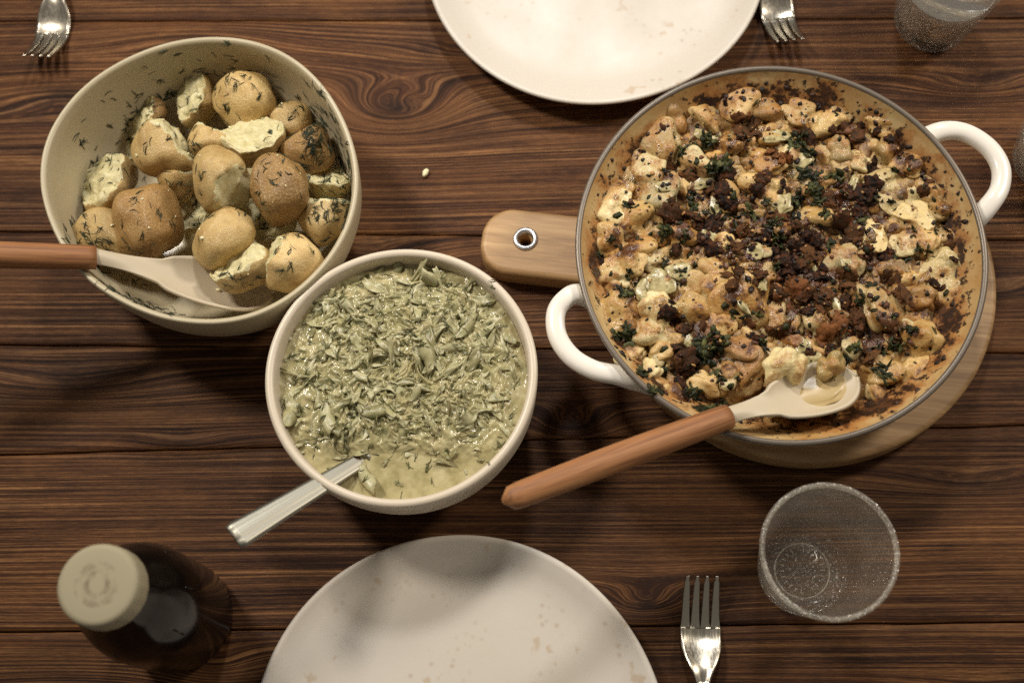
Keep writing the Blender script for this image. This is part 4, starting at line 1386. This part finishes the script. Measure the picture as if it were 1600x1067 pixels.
# ------------------------------------------------------------------ forks
def make_fork(label, shoulder, direction, flip):
    t = thing('fork', label, 'fork', (shoulder[0], shoulder[1], 0), math.atan2(direction[1], direction[0]) - math.pi / 2, 'steel forks')
    def zc(y):            # height profile along the fork, y towards the tines
        return .0032 + .0170 * np.clip(y / .0285, 0, 1.2) ** 1.5 + .0085 * sstep(-.004, -.030, y) - .005 * sstep(-.06, -.13, y)
    def hw(y):
        if y > -.010: return .0124 - .0010 * (y + .010) / .010 * 0
        if y > -.036:
            s = (y + .036) / .026
            return .0034 + .0090 * float(sstep(0, 1, s)) ** .8
        s = min(1, (-.036 - y) / .11)
        return .0034 + .0062 * s ** 1.4
    rows = []
    ys = np.concatenate([np.linspace(-.150, -.040, 26), np.linspace(-.037, .0, 24)])
    for y in ys:
        w = hw(y)
        rows.append([(w * q, y, float(zc(y)) - (.0016 * (1 - q * q) if y > -.036 else -.0010 * (1 - q * q)) * (-1 if flip else 1)) for q in np.linspace(-1, 1, 13)])
    hd = [r for r, y in zip(rows, ys) if y <= -.0365]
    sh = [r for r, y in zip(rows, ys) if y >= -.0405]
    v, f = slab([list(reversed(r)) for r in hd], .0019)
    add('handle', make_mesh('handle', v, f, M['steel']), t)
    v, f = slab([list(reversed(r)) for r in sh], .0019)
    add('shoulder', make_mesh('shoulder', v, f, M['steel']), t)
    for k in range(4):
        xc = -.00945 + k * .0063
        rows = []
        for s in np.linspace(0, 1, 18):
            y = -.0015 + .0300 * s
            w = .00275 * (1 - s) ** .55 * .55 + .00125
            if s < .12: w = .00275 + .0004 * (1 - s / .12)
            if s > .93: w *= .6
            xcc = xc * (1 - .04 * s)
            rows.append([(xcc + w * q, y, float(zc(y)) - (.0016 * (1 - min(1, abs(xcc) / .0124) ** 2) * (1 - s)) * (-1 if flip else 1)) for q in (1, .5, 0, -.5, -1)])
        v, f = slab(rows, .0017)
        add('tine', make_mesh('tine', v, f, M['steel']), t)
    return t
make_fork('steel fork lying beside the lower drinking glass, its tines pointing up the picture', (.1185, -.1903), (.025, 1), False)
make_fork('steel fork at the top left corner above the potato bowl, only its tines in view', (-.3445, .2440), (-.06, -1), False)
make_fork('steel fork tucked beside the top plate above the gratin pan', (.1972, .2485), (.12, -1), False)

# ------------------------------------------------------------------ tumblers
def make_tumbler(label, loc, rot, water):
    t = thing('drinking_glass', label, 'glass', loc, rot, 'clear tumblers')
    H_ = .088
    ro = lambda z: .0262 + (.0392 - .0262) * (z / H_) ** .85
    outer = [(0, .0020), (.014, .0020), (.0165, .0004), (.0235, .0002), (.0252, .0012), (ro(.004), .004)] + [(ro(z), z) for z in np.linspace(.008, H_ - .0015, 26)]
    inner = [(ro(H_) - .0004, H_), (ro(H_) - .0016, H_ - .0003)] + [(ro(z) - .0021, z) for z in np.linspace(H_ - .002, .013, 26)] + [(.0225, .0098), (.0205, .0086), (.0150, .0080), (0, .0078)]
    v, f = revolve(outer + inner, 96)
    add('tumbler', make_mesh('tumbler', v, f, M['glass']), t)
    v, f = revolve([(ro(H_) - .0026, H_ - .0010), (ro(H_) - .0020, H_ + .0004), (ro(H_) - .0009, H_ + .0008), (ro(H_) + .0003, H_ + .0004), (ro(H_) + .0007, H_ - .0010), (ro(H_) + .0003, H_ - .0024), (ro(H_) - .0024, H_ - .0024), (ro(H_) - .0026, H_ - .0010)], 96)
    add('rim', make_mesh('rim', v, f, M['glass_clear']), t)
    # embossed ring and marks under the base
    rp_ = [(.0172, .0086), (.0176, .0091), (.0180, .0086)]
    v, f = revolve([(.0166, .0074), (.0168, .0085), (.0172, .0087), (.0176, .0085), (.0178, .0074), (.0166, .0074)], 64)
    add('base_ring', make_mesh('base_ring', v, f, M['glass_clear']), t)
    for k in range(22):
        a = 2 * math.pi * k / 22
        if k in (5, 16): continue
        V, Fs = join([sweep([(.0118, 0, .0082), (.0130, 0, .0088), (.0142, 0, .0082)], .0004, .0006, 8)])
        o = add('embossed_mark', make_mesh('embossed_mark', V, Fs, M['glass_clear']), t)
        o.rotation_euler = (0, 0, a)
    if water:
        zl = water
        prof = [(0, zl), (ro(zl) - .0032, zl), (ro(zl) - .00215, zl + .0006), (ro(zl - .002) - .0022, zl - .002)] + [(ro(z) - .0022, z) for z in np.linspace(zl - .004, .0145, 8)] + [(.0222, .0101), (.0203, .0089), (0, .0082)]
        v, f = revolve(prof, 80)
        w = add('water', make_mesh('water', v, f, mat_glass('drinking_water', 0.0, (1, 1, 1, 1))), t)
    return t
make_tumbler('bubbled clear tumbler standing beside the lower fork', (.1835, -.1568, .0003), .3, 0)
make_tumbler('bubbled clear tumbler cut off by the right edge near the pan handle', (.3800, .1300, .0003), 2.3, .03)
make_tumbler('bubbled clear tumbler at the top right corner above the gratin pan', (.3085, .2450, .0003), 1.3, .050)

# ------------------------------------------------------------------ bottle
bt = thing('glass_bottle', 'dark glass bottle with a round beige cap at the lower left', 'bottle', (-.2115, -.1840, .0003))
prof = [(0, .003), (.024, .003), (.029, 0), (.0325, .0012), (.0345, .005), (.0350, .012), (.0350, .070), (.0346, .082), (.0328, .094), (.0295, .108), (.0235, .121), (.0190, .132), (.0172, .142), (.0168, .150), (.0172, .156),
        (0, .157)]
v, f = revolve(prof, 96)
add('body', make_mesh('body', v, f, M['bottle']), bt)
for k in (0, 2, 5, 9, 11, 14):
    a = 2 * math.pi * k / 16 + .2
    V, Fs = sweep([(.0336, 0, .088), (.0325, 0, .0945), (.0310, 0, .1015)], .0006, .0004, 8)
    o = add('moulded_rib', make_mesh('moulded_rib', V, Fs, M['bottle']), bt)
    o.rotation_euler = (0, 0, a)
capm = NT('beige_cap')
p = capm.coord('Object')
dist = capm.node('ShaderNodeVectorMath', operation='LENGTH')
capm.put(dist.inputs[0], capm.mapv(p, (1, 1, 0)))
rg = capm.math('MULTIPLY', dist.outputs['Value'], 50)
band = capm.ramp(rg, [(.18, 0), (.24, 1), (.34, 1), (.37, .1), (.45, .6), (.56, .8), (.62, 0)])
bl = capm.ramp(capm.noise(p, 130, 3, .6), [(.45, 0), (.62, 1)])
capm.set(Base_Color=capm.mix(capm.math('MULTIPLY', band, capm.math('MULTIPLY', bl, .75)), lin(158, 148, 120), lin(108, 90, 66)), Roughness=.7)
def rad(t, r, z):
    return r * (1 + (.004 * math.cos(21 * t) if z < .014 and r > .018 else 0))
v, f = revolve([(.0178, 0), (.0214, 0), (.0218, .001), (.0214, .012), (.0210, .0150), (.0198, .0164), (.0180, .0167), (.0120, .0168), (0, .0168)], 126, rad)
cp = add('cap', make_mesh('cap', v, f, capm.m), bt)
cp.location = (.0030, -.0005, .1480)

# ------------------------------------------------------------------ crumb on the table
Pq, Fq = ico(3)
Q = Pq * (1 + .3 * nz(Pq, 1.6, 3.3))[:, None]
o = add('potato_crumb', make_mesh('potato_crumb', Q, Fq, fl.m), None, 'tiny pale crumb lying on the bare table between the bowls and the top plate', 'crumb')
o.matrix_world = Matrix.Translation((-.0618, .1267, .0020)) @ Matrix.Rotation(1.2, 4, 'Z') @ Matrix.Diagonal((.0032, .0019, .0018, 1))
